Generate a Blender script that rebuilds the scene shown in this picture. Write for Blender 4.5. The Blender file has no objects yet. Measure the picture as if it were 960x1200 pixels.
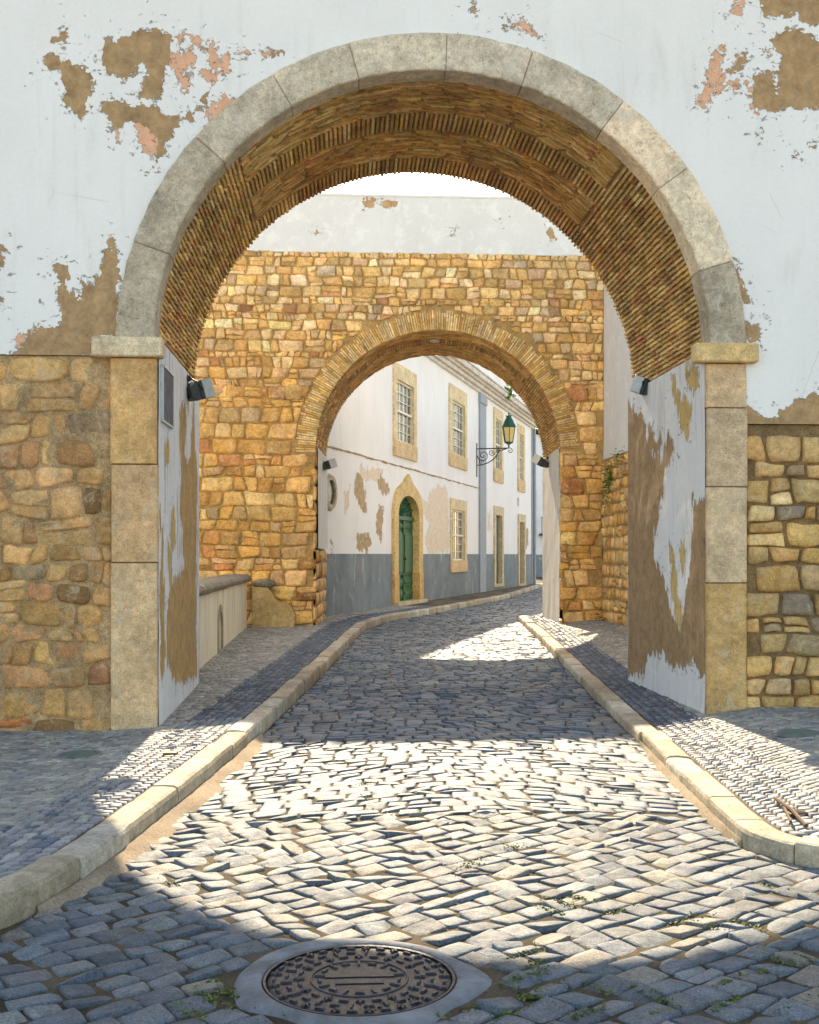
import bpy, math, random
import numpy as np
from mathutils import Vector, Matrix

rng = np.random.default_rng(7)
random.seed(7)
PI = math.pi
F = 1350.0
YAW = math.atan((480 - 404) / F)
CA, SA = math.cos(YAW), math.sin(YAW)
EYE = 1.6
scene = bpy.context.scene
COL = scene.collection


# ------------------------------------------------------------------ measuring
def ray(px, py):
    u = (px - 480) / F
    return np.array([u * CA + SA, CA - u * SA, (650 - py) / F])


def at(px, py, Y):
    d = ray(px, py)
    t = Y / d[1]
    return d[0] * t, EYE + d[2] * t


def atX(px, py, X):
    d = ray(px, py)
    t = X / d[0]
    return d[1] * t, EYE + d[2] * t


# ------------------------------------------------------------------ noise
def _h(i, j, k):
    n = (i * 374761393 + j * 668265263 + k * 2147483647 + 974711) & 0xffffffff
    n = ((n ^ (n >> 13)) * 1274126177) & 0xffffffff
    return ((n ^ (n >> 16)) & 0xffff) / 65535.0


def vnoise(x, y, z=0.0):
    x, y, z = np.broadcast_arrays(np.asarray(x, float), np.asarray(y, float), np.asarray(z, float))
    xi, yi, zi = np.floor(x).astype(np.int64), np.floor(y).astype(np.int64), np.floor(z).astype(np.int64)
    xf, yf, zf = x - xi, y - yi, z - zi
    xf, yf, zf = [f * f * (3 - 2 * f) for f in (xf, yf, zf)]
    r = 0
    for a in (0, 1):
        for b in (0, 1):
            for c in (0, 1):
                w = (xf if a else 1 - xf) * (yf if b else 1 - yf) * (zf if c else 1 - zf)
                r = r + w * _h(xi + a, yi + b, zi + c)
    return r * 2 - 1


def fbm(x, y, z=0.0, o=3):
    r, a, f = 0, .5, 1
    for i in range(o):
        r = r + a * vnoise(np.asarray(x) * f + 17 * i, np.asarray(y) * f - 9 * i, np.asarray(z) * f + 5 * i)
        a *= .5
        f *= 2.03
    return r


def sstep(a, b, x):
    t = np.clip((x - a) / (b - a), 0, 1)
    return t * t * (3 - 2 * t)


# ------------------------------------------------------------------ object bookkeeping
def tag(o, label=None, cat=None, group=None, kind=None):
    if label: o['label'] = label
    if cat: o['category'] = cat
    if group: o['group'] = group
    if kind: o['kind'] = kind
    return o


def thing(name, loc, label, cat, group=None):
    o = bpy.data.objects.new(name, None)
    o.empty_display_size = .2
    COL.objects.link(o)
    o.location = loc
    return tag(o, label, cat, group)


def wloc(o):
    p = Vector((0, 0, 0))
    while o is not None:
        p += o.location
        o = o.parent
    return p


class MB:
    """collects geometry (world coordinates) for ONE mesh object"""
    def __init__(s):
        s.v, s.f, s.m, s.a, s.n = [], [], [], [], 0

    def add(s, v, f, mat=0, attrs=None):
        v = np.asarray(v, float).reshape(-1, 3)
        s.v.append(v)
        if isinstance(f, np.ndarray):
            s.f.append(f.astype(np.int64) + s.n)
        else:
            s.f.append([[int(i) + s.n for i in q] for q in f])
        s.m.append(mat)
        s.a.append(attrs or {})
        s.n += len(v)
        return s

    def box(s, x0, x1, y0, y1, z0, z1, bev=0, mat=0, attrs=None):
        b = min(bev, (x1 - x0) * .45, (y1 - y0) * .45, (z1 - z0) * .45)
        c = [(x0 + x1) / 2, (y0 + y1) / 2, (z0 + z1) / 2]
        h = [(x1 - x0) / 2, (y1 - y0) / 2, (z1 - z0) / 2]
        if b <= 0:
            v = [(c[0] + i * h[0], c[1] + j * h[1], c[2] + k * h[2]) for i in (-1, 1) for j in (-1, 1) for k in (-1, 1)]
            f = [(0, 1, 3, 2), (4, 6, 7, 5), (0, 4, 5, 1), (2, 3, 7, 6), (0, 2, 6, 4), (1, 5, 7, 3)]
            return s.add(v, f, mat, attrs)
        v, idx = [], {}
        for i in (-1, 1):
            for j in (-1, 1):
                for k in (-1, 1):
                    for ax in range(3):
                        p = [c[0] + i * (h[0] - b), c[1] + j * (h[1] - b), c[2] + k * (h[2] - b)]
                        p[ax] = c[ax] + (i, j, k)[ax] * h[ax]
                        idx[(i, j, k, ax)] = len(v)
                        v.append(p)
        f = []
        for ax in range(3):
            o1, o2 = [a for a in range(3) if a != ax]
            for sgn in (-1, 1):
                q = []
                for a, bb in ((-1, -1), (1, -1), (1, 1), (-1, 1)):
                    k = [0, 0, 0]
                    k[ax], k[o1], k[o2] = sgn, a, bb
                    q.append(idx[(*k, ax)])
                f.append(q if (sgn > 0) == (ax != 1) else q[::-1])
        for ax in range(3):
            o1, o2 = [a for a in range(3) if a != ax]
            for a in (-1, 1):
                for bb in (-1, 1):
                    k1, k2 = [0, 0, 0], [0, 0, 0]
                    k1[ax], k2[ax] = -1, 1
                    k1[o1] = k2[o1] = a
                    k1[o2] = k2[o2] = bb
                    f.append([idx[(*k1, o1)], idx[(*k2, o1)], idx[(*k2, o2)], idx[(*k1, o2)]])
        for i in (-1, 1):
            for j in (-1, 1):
                for k in (-1, 1):
                    f.append([idx[(i, j, k, 0)], idx[(i, j, k, 1)], idx[(i, j, k, 2)]])
        return s.add(v, f, mat, attrs)

    def xform(s, M, start=0):
        for i in range(start, len(s.v)):
            a = s.v[i]
            s.v[i] = a @ np.array(M.to_3x3()).T + np.array(M.translation)
        return s

    def tube(s, pts, r, seg=8, mat=0, cap=True):
        pts = [Vector(p) for p in pts]
        rs = r if hasattr(r, '__len__') else [r] * len(pts)
        v, f = [], []
        for i, p in enumerate(pts):
            d = (pts[min(i + 1, len(pts) - 1)] - pts[max(i - 1, 0)]).normalized()
            a = d.cross(Vector((0, 0, 1)))
            if a.length < .05: a = d.cross(Vector((1, 0, 0)))
            a.normalize()
            b = d.cross(a)
            for k in range(seg):
                t = 2 * PI * k / seg
                v.append(p + rs[i] * (math.cos(t) * a + math.sin(t) * b))
        for i in range(len(pts) - 1):
            for k in range(seg):
                k2 = (k + 1) % seg
                f.append((i * seg + k, i * seg + k2, (i + 1) * seg + k2, (i + 1) * seg + k))
        if cap:
            f.append(tuple(range(seg))[::-1])
            f.append(tuple((len(pts) - 1) * seg + k for k in range(seg)))
        return s.add([tuple(p) for p in v], f, mat)

    def lathe(s, c, prof, seg=24, mat=0, caps=True):
        v, f = [], []
        for r, z in prof:
            for k in range(seg):
                t = 2 * PI * (k + .5) / seg
                v.append((c[0] + r * math.cos(t), c[1] + r * math.sin(t), c[2] + z))
        for i in range(len(prof) - 1):
            for k in range(seg):
                k2 = (k + 1) % seg
                f.append((i * seg + k, i * seg + k2, (i + 1) * seg + k2, (i + 1) * seg + k))
        if caps:
            f.append(tuple(range(seg))[::-1])
            f.append(tuple((len(prof) - 1) * seg + k for k in range(seg)))
        return s.add(v, f, mat)

    def build(s, name, mats, parent=None, smooth=False):
        v = np.concatenate(s.v)
        if parent is not None: v = v - np.array(wloc(parent))
        me = bpy.data.meshes.new(name)
        me.vertices.add(len(v))
        me.vertices.foreach_set('co', v.ravel())
        tots, flats, mids = [], [], []
        for fb_, mi in zip(s.f, s.m):
            if isinstance(fb_, np.ndarray):
                tots.append(np.full(len(fb_), fb_.shape[1]))
                flats.append(fb_.ravel())
            else:
                tots.append(np.array([len(q) for q in fb_], dtype=int))
                flats.append(np.array([i for q in fb_ for i in q], dtype=int))
            mids.append(np.full(len(fb_), mi))
        tot = np.concatenate(tots).astype(np.int32)
        flat = np.concatenate(flats).astype(np.int32)
        mids = np.concatenate(mids).astype(np.int32)
        me.loops.add(len(flat))
        me.loops.foreach_set('vertex_index', flat)
        me.polygons.add(len(tot))
        st = np.zeros(len(tot), dtype=np.int32)
        st[1:] = np.cumsum(tot)[:-1]
        me.polygons.foreach_set('loop_start', st)
        if not isinstance(mats, (list, tuple)): mats = [mats]
        for m in mats: me.materials.append(m)
        me.polygons.foreach_set('material_index', mids)
        me.polygons.foreach_set('use_smooth', np.full(len(tot), bool(smooth)))
        keys = set(k for a in s.a for k in a)
        if any('plaster' in mm.name for mm in mats): keys |= {'peel', 'peel_under'}
        for k in keys:
            dim = 1
            for a in s.a:
                if k in a and np.ndim(a[k]) > (1 if len(np.shape(a[k])) > 1 else 0) and np.shape(a[k])[-1] == 3: dim = 3
            if dim == 3:
                arr = np.ones((len(v), 4))
                p = 0
                for vv, a in zip(s.v, s.a):
                    arr[p:p + len(vv), :3] = a.get(k, (.3, .3, .3))
                    p += len(vv)
                at_ = me.attributes.new(k, 'FLOAT_COLOR', 'POINT')
                at_.data.foreach_set('color', arr.ravel())
            else:
                arr = np.zeros(len(v))
                p = 0
                for vv, a in zip(s.v, s.a):
                    arr[p:p + len(vv)] = a.get(k, -1.0)
                    p += len(vv)
                at_ = me.attributes.new(k, 'FLOAT', 'POINT')
                at_.data.foreach_set('value', arr)
        me.update(calc_edges=True)
        me.validate(clean_customdata=False)
        o = bpy.data.objects.new(name, me)
        COL.objects.link(o)
        if parent is not None: o.parent = parent
        return o


def grid_faces(nu, nv, flip=False):
    i = np.arange(nu - 1)[:, None] * nv + np.arange(nv - 1)[None, :]
    q = np.stack([i, i + nv, i + nv + 1, i + 1], -1).reshape(-1, 4)
    return q[:, ::-1] if flip else q


# ------------------------------------------------------------------ materials
class T:
    def __init__(s, name):
        s.m = bpy.data.materials.new(name)
        s.m.use_nodes = True
        s.nt = s.m.node_tree
        s.b = s.nt.nodes['Principled BSDF']
        s.co = s.nt.nodes.new('ShaderNodeTexCoord').outputs['Object']

    def L(s, a, b): s.nt.links.new(a, b)

    def inp(s, sock, v):
        if hasattr(v, 'is_linked') or isinstance(v, bpy.types.NodeSocket): s.L(v, sock)
        else:
            if hasattr(sock.default_value, '__len__') and len(sock.default_value) == 4 and len(v) == 3: v = (*v, 1)
            sock.default_value = v

    def noise(s, scale, detail=4, rough=.55, dist=0, co=None, stretch=None):
        n = s.nt.nodes.new('ShaderNodeTexNoise')
        n.inputs['Scale'].default_value = scale
        n.inputs['Detail'].default_value = detail
        n.inputs['Roughness'].default_value = rough
        n.inputs['Distortion'].default_value = dist
        c = co or s.co
        if stretch:
            mp = s.nt.nodes.new('ShaderNodeMapping')
            mp.inputs['Scale'].default_value = stretch
            s.L(c, mp.inputs[0])
            c = mp.outputs[0]
        s.L(c, n.inputs['Vector'])
        return n.outputs['Fac']

    def voro(s, scale, feature='F1', stretch=None):
        n = s.nt.nodes.new('ShaderNodeTexVoronoi')
        n.feature = feature
        n.inputs['Scale'].default_value = scale
        c = s.co
        if stretch:
            mp = s.nt.nodes.new('ShaderNodeMapping')
            mp.inputs['Scale'].default_value = stretch
            s.L(c, mp.inputs[0])
            c = mp.outputs[0]
        s.L(c, n.inputs['Vector'])
        return n.outputs['Distance']

    def math(s, op, a, b=0.0, clamp=False):
        n = s.nt.nodes.new('ShaderNodeMath')
        n.operation = op
        n.use_clamp = clamp
        s.inp(n.inputs[0], a)
        s.inp(n.inputs[1], b)
        return n.outputs[0]

    def rng(s, v, a, b, c=0.0, d=1.0):
        n = s.nt.nodes.new('ShaderNodeMapRange')
        n.interpolation_type = 'SMOOTHSTEP' if (c, d) == (0.0, 1.0) else 'LINEAR'
        s.inp(n.inputs[0], v)
        for i, x in enumerate((a, b, c, d)): n.inputs[i + 1].default_value = x
        return n.outputs[0]

    def mix(s, fac, a, b, mode='MIX'):
        n = s.nt.nodes.new('ShaderNodeMix')
        n.data_type = 'RGBA'
        n.blend_type = mode
        s.inp(n.inputs[0], fac)
        s.inp(n.inputs[6], a)
        s.inp(n.inputs[7], b)
        return n.outputs[2]

    def attr(s, name, color=False):
        n = s.nt.nodes.new('ShaderNodeAttribute')
        n.attribute_name = name
        return n.outputs['Color' if color else 'Fac']

    def gray(s, v):
        n = s.nt.nodes.new('ShaderNodeCombineColor')
        for i in range(3): s.inp(n.inputs[i], v)
        return n.outputs[0]

    def axis(s, i):
        n = s.nt.nodes.new('ShaderNodeSeparateXYZ')
        s.L(s.co, n.inputs[0])
        return n.outputs[i]

    def bump(s, h, strength=.5, dist=.01, prev=None):
        n = s.nt.nodes.new('ShaderNodeBump')
        n.inputs['Strength'].default_value = strength
        n.inputs['Distance'].default_value = dist
        s.L(h, n.inputs['Height'])
        if prev: s.L(prev, n.inputs['Normal'])
        return n.outputs[0]

    def out(s, color, rough=.8, bump=None, metal=0, spec=.5):
        s.inp(s.b.inputs['Base Color'], color)
        s.inp(s.b.inputs['Roughness'], rough)
        s.b.inputs['Metallic'].default_value = metal
        s.b.inputs['Specular IOR Level'].default_value = spec
        if bump: s.L(bump, s.b.inputs['Normal'])
        return s.m


def stone_mat(name, lo=.72, hi=1.3, rough=.85, bs=.6, bd=.006, speck=.0, stain=None, stain_amt=.5, spec=.35, fine=60, pale=None):
    t = T(name)
    tint = t.attr('tint', True)
    big = t.rng(t.noise(3.0, 5, .6), .3, .7, lo, hi)
    med = t.rng(t.noise(16, 8, .72, .2), .3, .7, .66, 1.28)
    v = t.math('MULTIPLY', big, med)
    if speck:
        sp = t.rng(t.noise(fine * 1.6, 3, .75), .36, .64, 1 - speck * 1.5, 1 + speck * 1.5)
        v = t.math('MULTIPLY', v, sp)
    c = t.mix(1.0, tint, t.gray(v), 'MULTIPLY')
    if pale:
        c = t.mix(t.math('MULTIPLY', t.rng(t.noise(4.5, 9, .78, .8), .52, .63), .6), c, pale)
    if stain:
        c = t.mix(t.math('MULTIPLY', t.rng(t.noise(2.3, 8, .72, .3), .54, .68), stain_amt), c, t.mix(.35, stain, c))
    pits = t.rng(t.noise(fine * .8, 6, .75), .30, .43)
    c = t.mix(t.math('MULTIPLY', t.math('SUBTRACT', 1.0, pits), .7), c, t.mix(1.0, c, (.36, .30, .24), 'MULTIPLY'))
    b = t.bump(t.noise(fine, 6, .75), bs, bd)
    b = t.bump(t.noise(11, 8, .7), bs * .9, bd * 4, b)
    return t.out(c, rough, b, spec=spec)


def plain(name, col, rough=.6, metal=0, var=.15, scale=12, bs=.2, bd=.003, spec=.5):
    t = T(name)
    v = t.rng(t.noise(scale, 5, .6), .3, .7, 1 - var, 1 + var)
    c = t.mix(1.0, col, t.gray(v), 'MULTIPLY')
    return t.out(c, t.rng(t.noise(scale * 2, 3), .3, .7, max(rough - .1, .02), min(rough + .1, 1)), t.bump(t.noise(scale * 4, 4), bs, bd), metal, spec)


def plaster_mat(name, white=(.90, .875, .83), brown=(.47, .295, .15), pink=(.82, .45, .28), amp=.075, nscale=13, stretch=(1, 1, 1), streak=.0, tiny=.70):
    t = T(name)
    nz = t.noise(nscale, 7, .68, .25, stretch=stretch)
    e = t.math('MULTIPLY', t.math('SUBTRACT', nz, .5), amp * 3.2)
    pb = t.rng(t.math('ADD', t.attr('peel'), e), -.003, .003)
    nz2 = t.noise(nscale * 1.4, 7, .7, .25, stretch=stretch)
    e2 = t.math('MULTIPLY', t.math('SUBTRACT', nz2, .5), amp * 3.4)
    pp = t.rng(t.math('ADD', t.attr('peel_under'), e2), -.003, .003)
    # little chips scattered on the sound plaster
    near = t.rng(t.math('MAXIMUM', t.attr('peel'), t.attr('peel_under')), -.38, -.02, 0.0, .115)
    ch = t.rng(t.math('ADD', t.noise(10, 9, .75, .3, stretch=(1, 1, 1.4)), near), tiny, tiny + .01)
    grime = t.rng(t.noise(1.1, 5, .6, stretch=(1, 1, .5)), .3, .75, .93, 1.03)
    fineg = t.rng(t.noise(30, 4, .6), .3, .7, .97, 1.02)
    w = t.mix(1.0, white, t.gray(t.math('MULTIPLY', grime, fineg)), 'MULTIPLY')
    stn = t.rng(t.noise(2.6, 6, .65, .4, stretch=(1.6, 1.6, .35)), .55, .78)
    w = t.mix(t.math('MULTIPLY', stn, .32), w, (.56, .52, .45))
    run = t.rng(t.noise(5, 6, .7, stretch=(1, 1, .06)), .56, .72)
    w = t.mix(t.math('MULTIPLY', run, .20), w, (.50, .46, .38))
    blot = t.rng(t.noise(3.5, 8, .75, .4), .5, .62)
    w = t.mix(t.math('MULTIPLY', blot, .35), w, (.90, .89, .86))
    # hairline cracks
    cr = t.rng(t.voro(.9, 'DISTANCE_TO_EDGE'), .0, .006)
    crm = t.math('MULTIPLY', t.math('SUBTRACT', 1.0, cr), t.rng(t.noise(.8, 2), .52, .62))
    w = t.mix(t.math('MULTIPLY', crm, .35), w, (.35, .32, .28))
    bc = t.mix(1.0, brown, t.gray(t.rng(t.noise(8, 9, .78, .3), .3, .7, .55, 1.35)), 'MULTIPLY')
    bc = t.mix(t.rng(t.noise(14, 5, .7), .62, .75), bc, (.45, .40, .33))
    pc = t.mix(1.0, pink, t.gray(t.rng(t.noise(9, 6, .65), .3, .7, .85, 1.15)), 'MULTIPLY')
    c = t.mix(pp, w, pc)
    c = t.mix(pb, c, bc)
    c = t.mix(t.math('MULTIPLY', ch, .8), c, (.40, .30, .20))
    if streak:
        st = t.rng(t.noise(7, 6, .7, stretch=(1, 1, .12)), .54, .6)
        c = t.mix(t.math('MULTIPLY', st, streak), c, (.38, .29, .17))
    hgt = t.math('SUBTRACT', 1.0, t.math('MAXIMUM', t.math('MAXIMUM', pb, ch), t.math('MULTIPLY', pp, .5)))
    b = t.bump(hgt, 1.0, .018)
    b = t.bump(t.noise(7, 5, .6), .25, .02, b)
    b = t.bump(t.math('MULTIPLY', t.noise(70, 5, .7), t.math('ADD', .25, pb)), .4, .003, b)
    return t.out(c, .85, b, spec=.2)


M = {}
M['plaster'] = plaster_mat('peeling_plaster')
M['jamb_plaster'] = plaster_mat('jamb_plaster', white=(.76, .77, .77), brown=(.52, .32, .13), pink=(.60, .40, .14), amp=.15, nscale=9, stretch=(1, 1, .3), streak=.7)
M['jamb_plaster_right'] = plaster_mat('jamb_plaster_right', white=(.76, .77, .77), brown=(.38, .24, .125), pink=(.58, .40, .15), amp=.15, nscale=9, stretch=(1, 1, .4), streak=.25)
M['parapet_plaster'] = plaster_mat('parapet_plaster', white=(.70, .70, .68))
M['house_plaster'] = plaster_mat('house_plaster', white=(.90, .875, .84), brown=(.52, .37, .22), pink=(.80, .66, .50), amp=.30, nscale=2.6, tiny=.80)
M['rubble'] = stone_mat('rubble_stone', .75, 1.35, .9, .9, .007, .14, (.26, .17, .09), .5, pale=(.66, .52, .34))
M['gold'] = stone_mat('golden_rubble', .70, 1.3, .9, 1.0, .010, .14, (.38, .22, .09), .6, fine=40, pale=(.78, .60, .33))
M['mortar'] = stone_mat('old_mortar', .7, 1.3, .95, .9, .008, .18, (.26, .16, .08), .5, fine=45)
M['ashlar'] = stone_mat('ashlar', .82, 1.25, .85, .7, .005, .14, (.34, .21, .10), .65, pale=(.66, .55, .38))
M['ring'] = stone_mat('arch_stone', .75, 1.3, .85, .9, .006, .10, (.27, .24, .15), .6, fine=35, pale=(.72, .68, .55))
M['brick'] = stone_mat('brick', .68, 1.3, .9, .8, .004, .1, (.20, .12, .05), .45, fine=70)
M['kerbstone'] = stone_mat('kerbstone', .7, 1.25, .8, .6, .005, .12, (.33, .24, .13), .5)
M['limestone'] = stone_mat('house_limestone', .8, 1.2, .8, .4, .004, .05, (.50, .26, .08), .45, fine=20)


def cobble_mat(name, rough_lo, rough_hi, speck, bd, spec=.5):
    t = T(name)
    tint = t.attr('tint', True)
    big = t.rng(t.noise(2.2, 4, .6), .3, .7, .8, 1.2)
    sp = t.rng(t.noise(110, 4, .8), .36, .64, 1 - speck * 1.4, 1 + speck * 1.4)
    md = t.rng(t.noise(20, 8, .75), .3, .7, .62, 1.3)
    c = t.mix(1.0, tint, t.gray(t.math('MULTIPLY', t.math('MULTIPLY', big, sp), md)), 'MULTIPLY')
    # earth rubbed into the surface
    c = t.mix(t.math('MULTIPLY', t.rng(t.noise(5, 6, .7), .55, .72), .35), c, (.25, .19, .12))
    b = t.bump(t.noise(90, 6, .8), 1.0, bd * 1.3)
    b = t.bump(t.noise(22, 6, .7), .8, bd * 3.5, b)
    return t.out(c, t.rng(t.noise(9, 4, .6), .3, .7, rough_lo, rough_hi), b, spec=spec)


M['cobble_rough'] = cobble_mat('rough_granite_sett', .5, .8, .35, .004)
M['cobble_worn'] = cobble_mat('worn_granite_sett', .48, .68, .18, .003, .35)
M['calcada'] = cobble_mat('small_paving_stone', .5, .75, .18, .002)


def joint_mat(name, sand=(.30, .22, .13), dark=(.12, .095, .06)):
    t = T(name)
    f = t.rng(t.noise(2.0, 5, .6), .35, .65)
    c = t.mix(f, dark, sand)
    c = t.mix(1.0, c, t.gray(t.rng(t.noise(60, 5, .75), .3, .7, .6, 1.4)), 'MULTIPLY')
    b = t.bump(t.noise(70, 5, .75), .9, .006)
    return t.out(c, .95, b, spec=.15)


M['joint'] = joint_mat('sandy_joint', (.12, .095, .06), (.045, .037, .024))
M['joint_dark'] = joint_mat('earthy_joint', (.20, .16, .11), (.07, .055, .04))
M['sand'] = joint_mat('loose_sand', (.34, .275, .20), (.26, .20, .14))
M['groundm'] = joint_mat('town_ground', (.30, .27, .23), (.22, .20, .17))
M['iron'] = plain('cast_iron', (.036, .037, .044), .5, .45, .4, 40, .6, .002)
M['dark_iron'] = plain('dark_iron', (.035, .045, .045), .5, .4, .2, 20)
M['green_iron'] = plain('green_painted_iron', (.015, .085, .055), .35, .2, .2, 20)
M['grey_metal'] = plain('grey_metal', (.42, .45, .45), .45, .5, .15, 20)
M['glass_dark'] = plain('lamp_glass', (.10, .11, .12), .12, 0, .1, 8, .05)
M['concrete'] = plain('cement_collar', (.15, .16, .17), .85, 0, .45, 7, 1.0, .012)
M['green_cover'] = plain('green_cover', (.10, .17, .14), .6, .3, .3, 30, .5)
M['green_paint'] = plain('green_door_paint', (.008, .105, .035), .55, 0, .3, 8, .15, .003, .3)
M['teal_paint'] = plain('teal_door_paint', (.02, .07, .06), .4, 0, .25, 8, .15)
M['brown_paint'] = plain('brown_door_paint', (.24, .15, .07), .5, 0, .25, 8, .15)
M['cream_paint'] = plain('cream_window_paint', (.72, .66, .52), .5, 0, .1, 10, .15)
M['grey_paint'] = plain('grey_pilaster', (.31, .35, .39), .75, 0, .12, 5, .3, .004)
M['roof_tile'] = plain('roof_tile', (.40, .20, .11), .85, 0, .3, 3, .6, .02)
M['white_far'] = plain('far_white', (.72, .74, .76), .85, 0, .06, 2)
M['rod'] = plain('rusty_rod', (.10, .06, .04), .7, .4, .3, 30)


def dado_mat():
    t = T('grey_dado')
    v = t.rng(t.noise(1.5, 6, .65, .3), .3, .7, .75, 1.2)
    c = t.mix(1.0, (.215, .25, .265), t.gray(v), 'MULTIPLY')
    c = t.mix(t.math('MULTIPLY', t.rng(t.noise(2.2, 7, .7, .6, stretch=(1, 1, .5)), .56, .66), .6), c, (.52, .52, .48))
    c = t.mix(t.math('MULTIPLY', t.rng(t.noise(1.6, 6, .7, .3), .62, .72), .6), c, (.33, .22, .14))
    return t.out(c, .85, t.bump(t.noise(9, 6, .6), .4, .01), spec=.2)


M['dado'] = dado_mat()


def pane_mat():
    t = T('window_pane')
    c = t.mix(t.rng(t.noise(3, 3, .5), .4, .6), (.05, .06, .06), (.20, .195, .17))
    return t.out(c, .12, t.bump(t.noise(4, 2), .1, .01), spec=.5)


M['pane'] = pane_mat()


def amber_mat():
    t = T('amber_lantern_glass')
    t.b.inputs['Transmission Weight'].default_value = .25
    return t.out(t.mix(t.rng(t.noise(9, 3), .3, .7), (.92, .62, .16), (.95, .76, .34)), .3)


M['amber'] = amber_mat()


def panel_mat():
    t = T('limewashed_panel')
    g = t.rng(t.noise(5, 5, .6, stretch=(1, 3, .08)), .3, .7, .7, 1.15)
    c = t.mix(1.0, (.86, .80, .62), t.gray(g), 'MULTIPLY')
    c = t.mix(t.math('MULTIPLY', t.rng(t.noise(3, 6, .7, stretch=(1, 2, .25)), .52, .7), .6), c, (.28, .24, .15))
    return t.out(c, .85, t.bump(t.noise(14, 5, .6), .4, .008), spec=.2)


M['panel'] = panel_mat()


def side_wash_mat():
    t = T('limewash_stained')
    g = t.rng(t.noise(4, 6, .65, stretch=(1, 2.5, .12)), .3, .7, .82, 1.1)
    c = t.mix(1.0, (.72, .69, .64), t.gray(g), 'MULTIPLY')
    c = t.mix(t.math('MULTIPLY', t.rng(t.noise(3, 6, .7, stretch=(1, 2, .2)), .55, .7), .5), c, (.36, .30, .23))
    return t.out(c, .85, t.bump(t.noise(14, 5, .6), .4, .008), spec=.2)


M['wash'] = side_wash_mat()


def leaf_mat(name, c1, c2):
    t = T(name)
    c = t.mix(t.rng(t.noise(14, 3), .35, .65), c1, c2)
    t.b.inputs['Transmission Weight'].default_value = 0
    return t.out(c, .6, spec=.3)


M['moss'] = leaf_mat('moss_green', (.05, .085, .015), (.13, .16, .03))
M['leaf'] = leaf_mat('leaf_green', (.06, .15, .02), (.16, .26, .04))


# ------------------------------------------------------------------ masonry
def courses(u0, u1, v0, v1, ch, cw, wave=.015, split=.15, shear=.02, wf=1.3, seed=0, cw_of_h=False):
    r = np.random.default_rng(seed)
    lines = [v0]
    while lines[-1] < v1: lines.append(lines[-1] + r.uniform(*ch))
    n = len(lines)

    def vl(k, u):
        u = np.asarray(u)
        if k == 0: return np.full(u.shape, lines[0])
        return lines[k] + wave * vnoise(u * wf, k * 7.3 + seed) + wave * .6 * vnoise(u * wf * 3.1, k * 3.7 + seed)
    out = []
    for k in range(n - 1):
        h = lines[k + 1] - lines[k]
        f_ = h / ((ch[0] + ch[1]) / 2) if cw_of_h else 1
        cnt = int((u1 - u0) / (cw[0] * f_)) + 3
        jb = u0 - r.uniform(0, cw[0]) + np.concatenate([[0], np.cumsum(r.uniform(cw[0] * f_, cw[1] * f_, cnt))])
        jb = jb[:np.searchsorted(jb, u1) + 1]
        jt = jb + r.uniform(-shear, shear, len(jb))
        B = np.stack([jb, vl(k, jb)], -1)
        Tp = np.stack([jt, vl(k + 1, jt)], -1)
        q = np.stack([B[:-1], B[1:], Tp[1:], Tp[:-1]], 1)
        if split > 0:
            x = r.uniform(size=len(q))
            hs = (x < split * .6)
            vs = (x >= split * .6) & (x < split)
            out.append(q[x >= split])
            for m_, horiz in ((hs, True), (vs, False)):
                p = q[m_]
                a = r.uniform(.35, .65, (len(p), 1))
                a2 = a + r.uniform(-.1, .1, (len(p), 1))
                if horiz:
                    m1, m2 = p[:, 0] * (1 - a) + p[:, 3] * a, p[:, 1] * (1 - a2) + p[:, 2] * a2
                    out += [np.stack([p[:, 0], p[:, 1], m2, m1], 1), np.stack([m1, m2, p[:, 2], p[:, 3]], 1)]
                else:
                    m1, m2 = p[:, 0] * (1 - a) + p[:, 1] * a, p[:, 3] * (1 - a2) + p[:, 2] * a2
                    out += [np.stack([p[:, 0], m1, m2, p[:, 3]], 1), np.stack([m1, p[:, 1], p[:, 2], m2], 1)]
        else: out.append(q)
    return np.concatenate(out)


P7 = np.array([-1, -.93, -.6, 0, .6, .93, 1])
P9 = np.array([-1, -.94, -.75, -.4, 0, .4, .75, .94, 1])
P4 = np.array([-1, -.82, .82, 1])
P5 = np.array([-1, -.88, 0, .88, 1])


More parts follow.
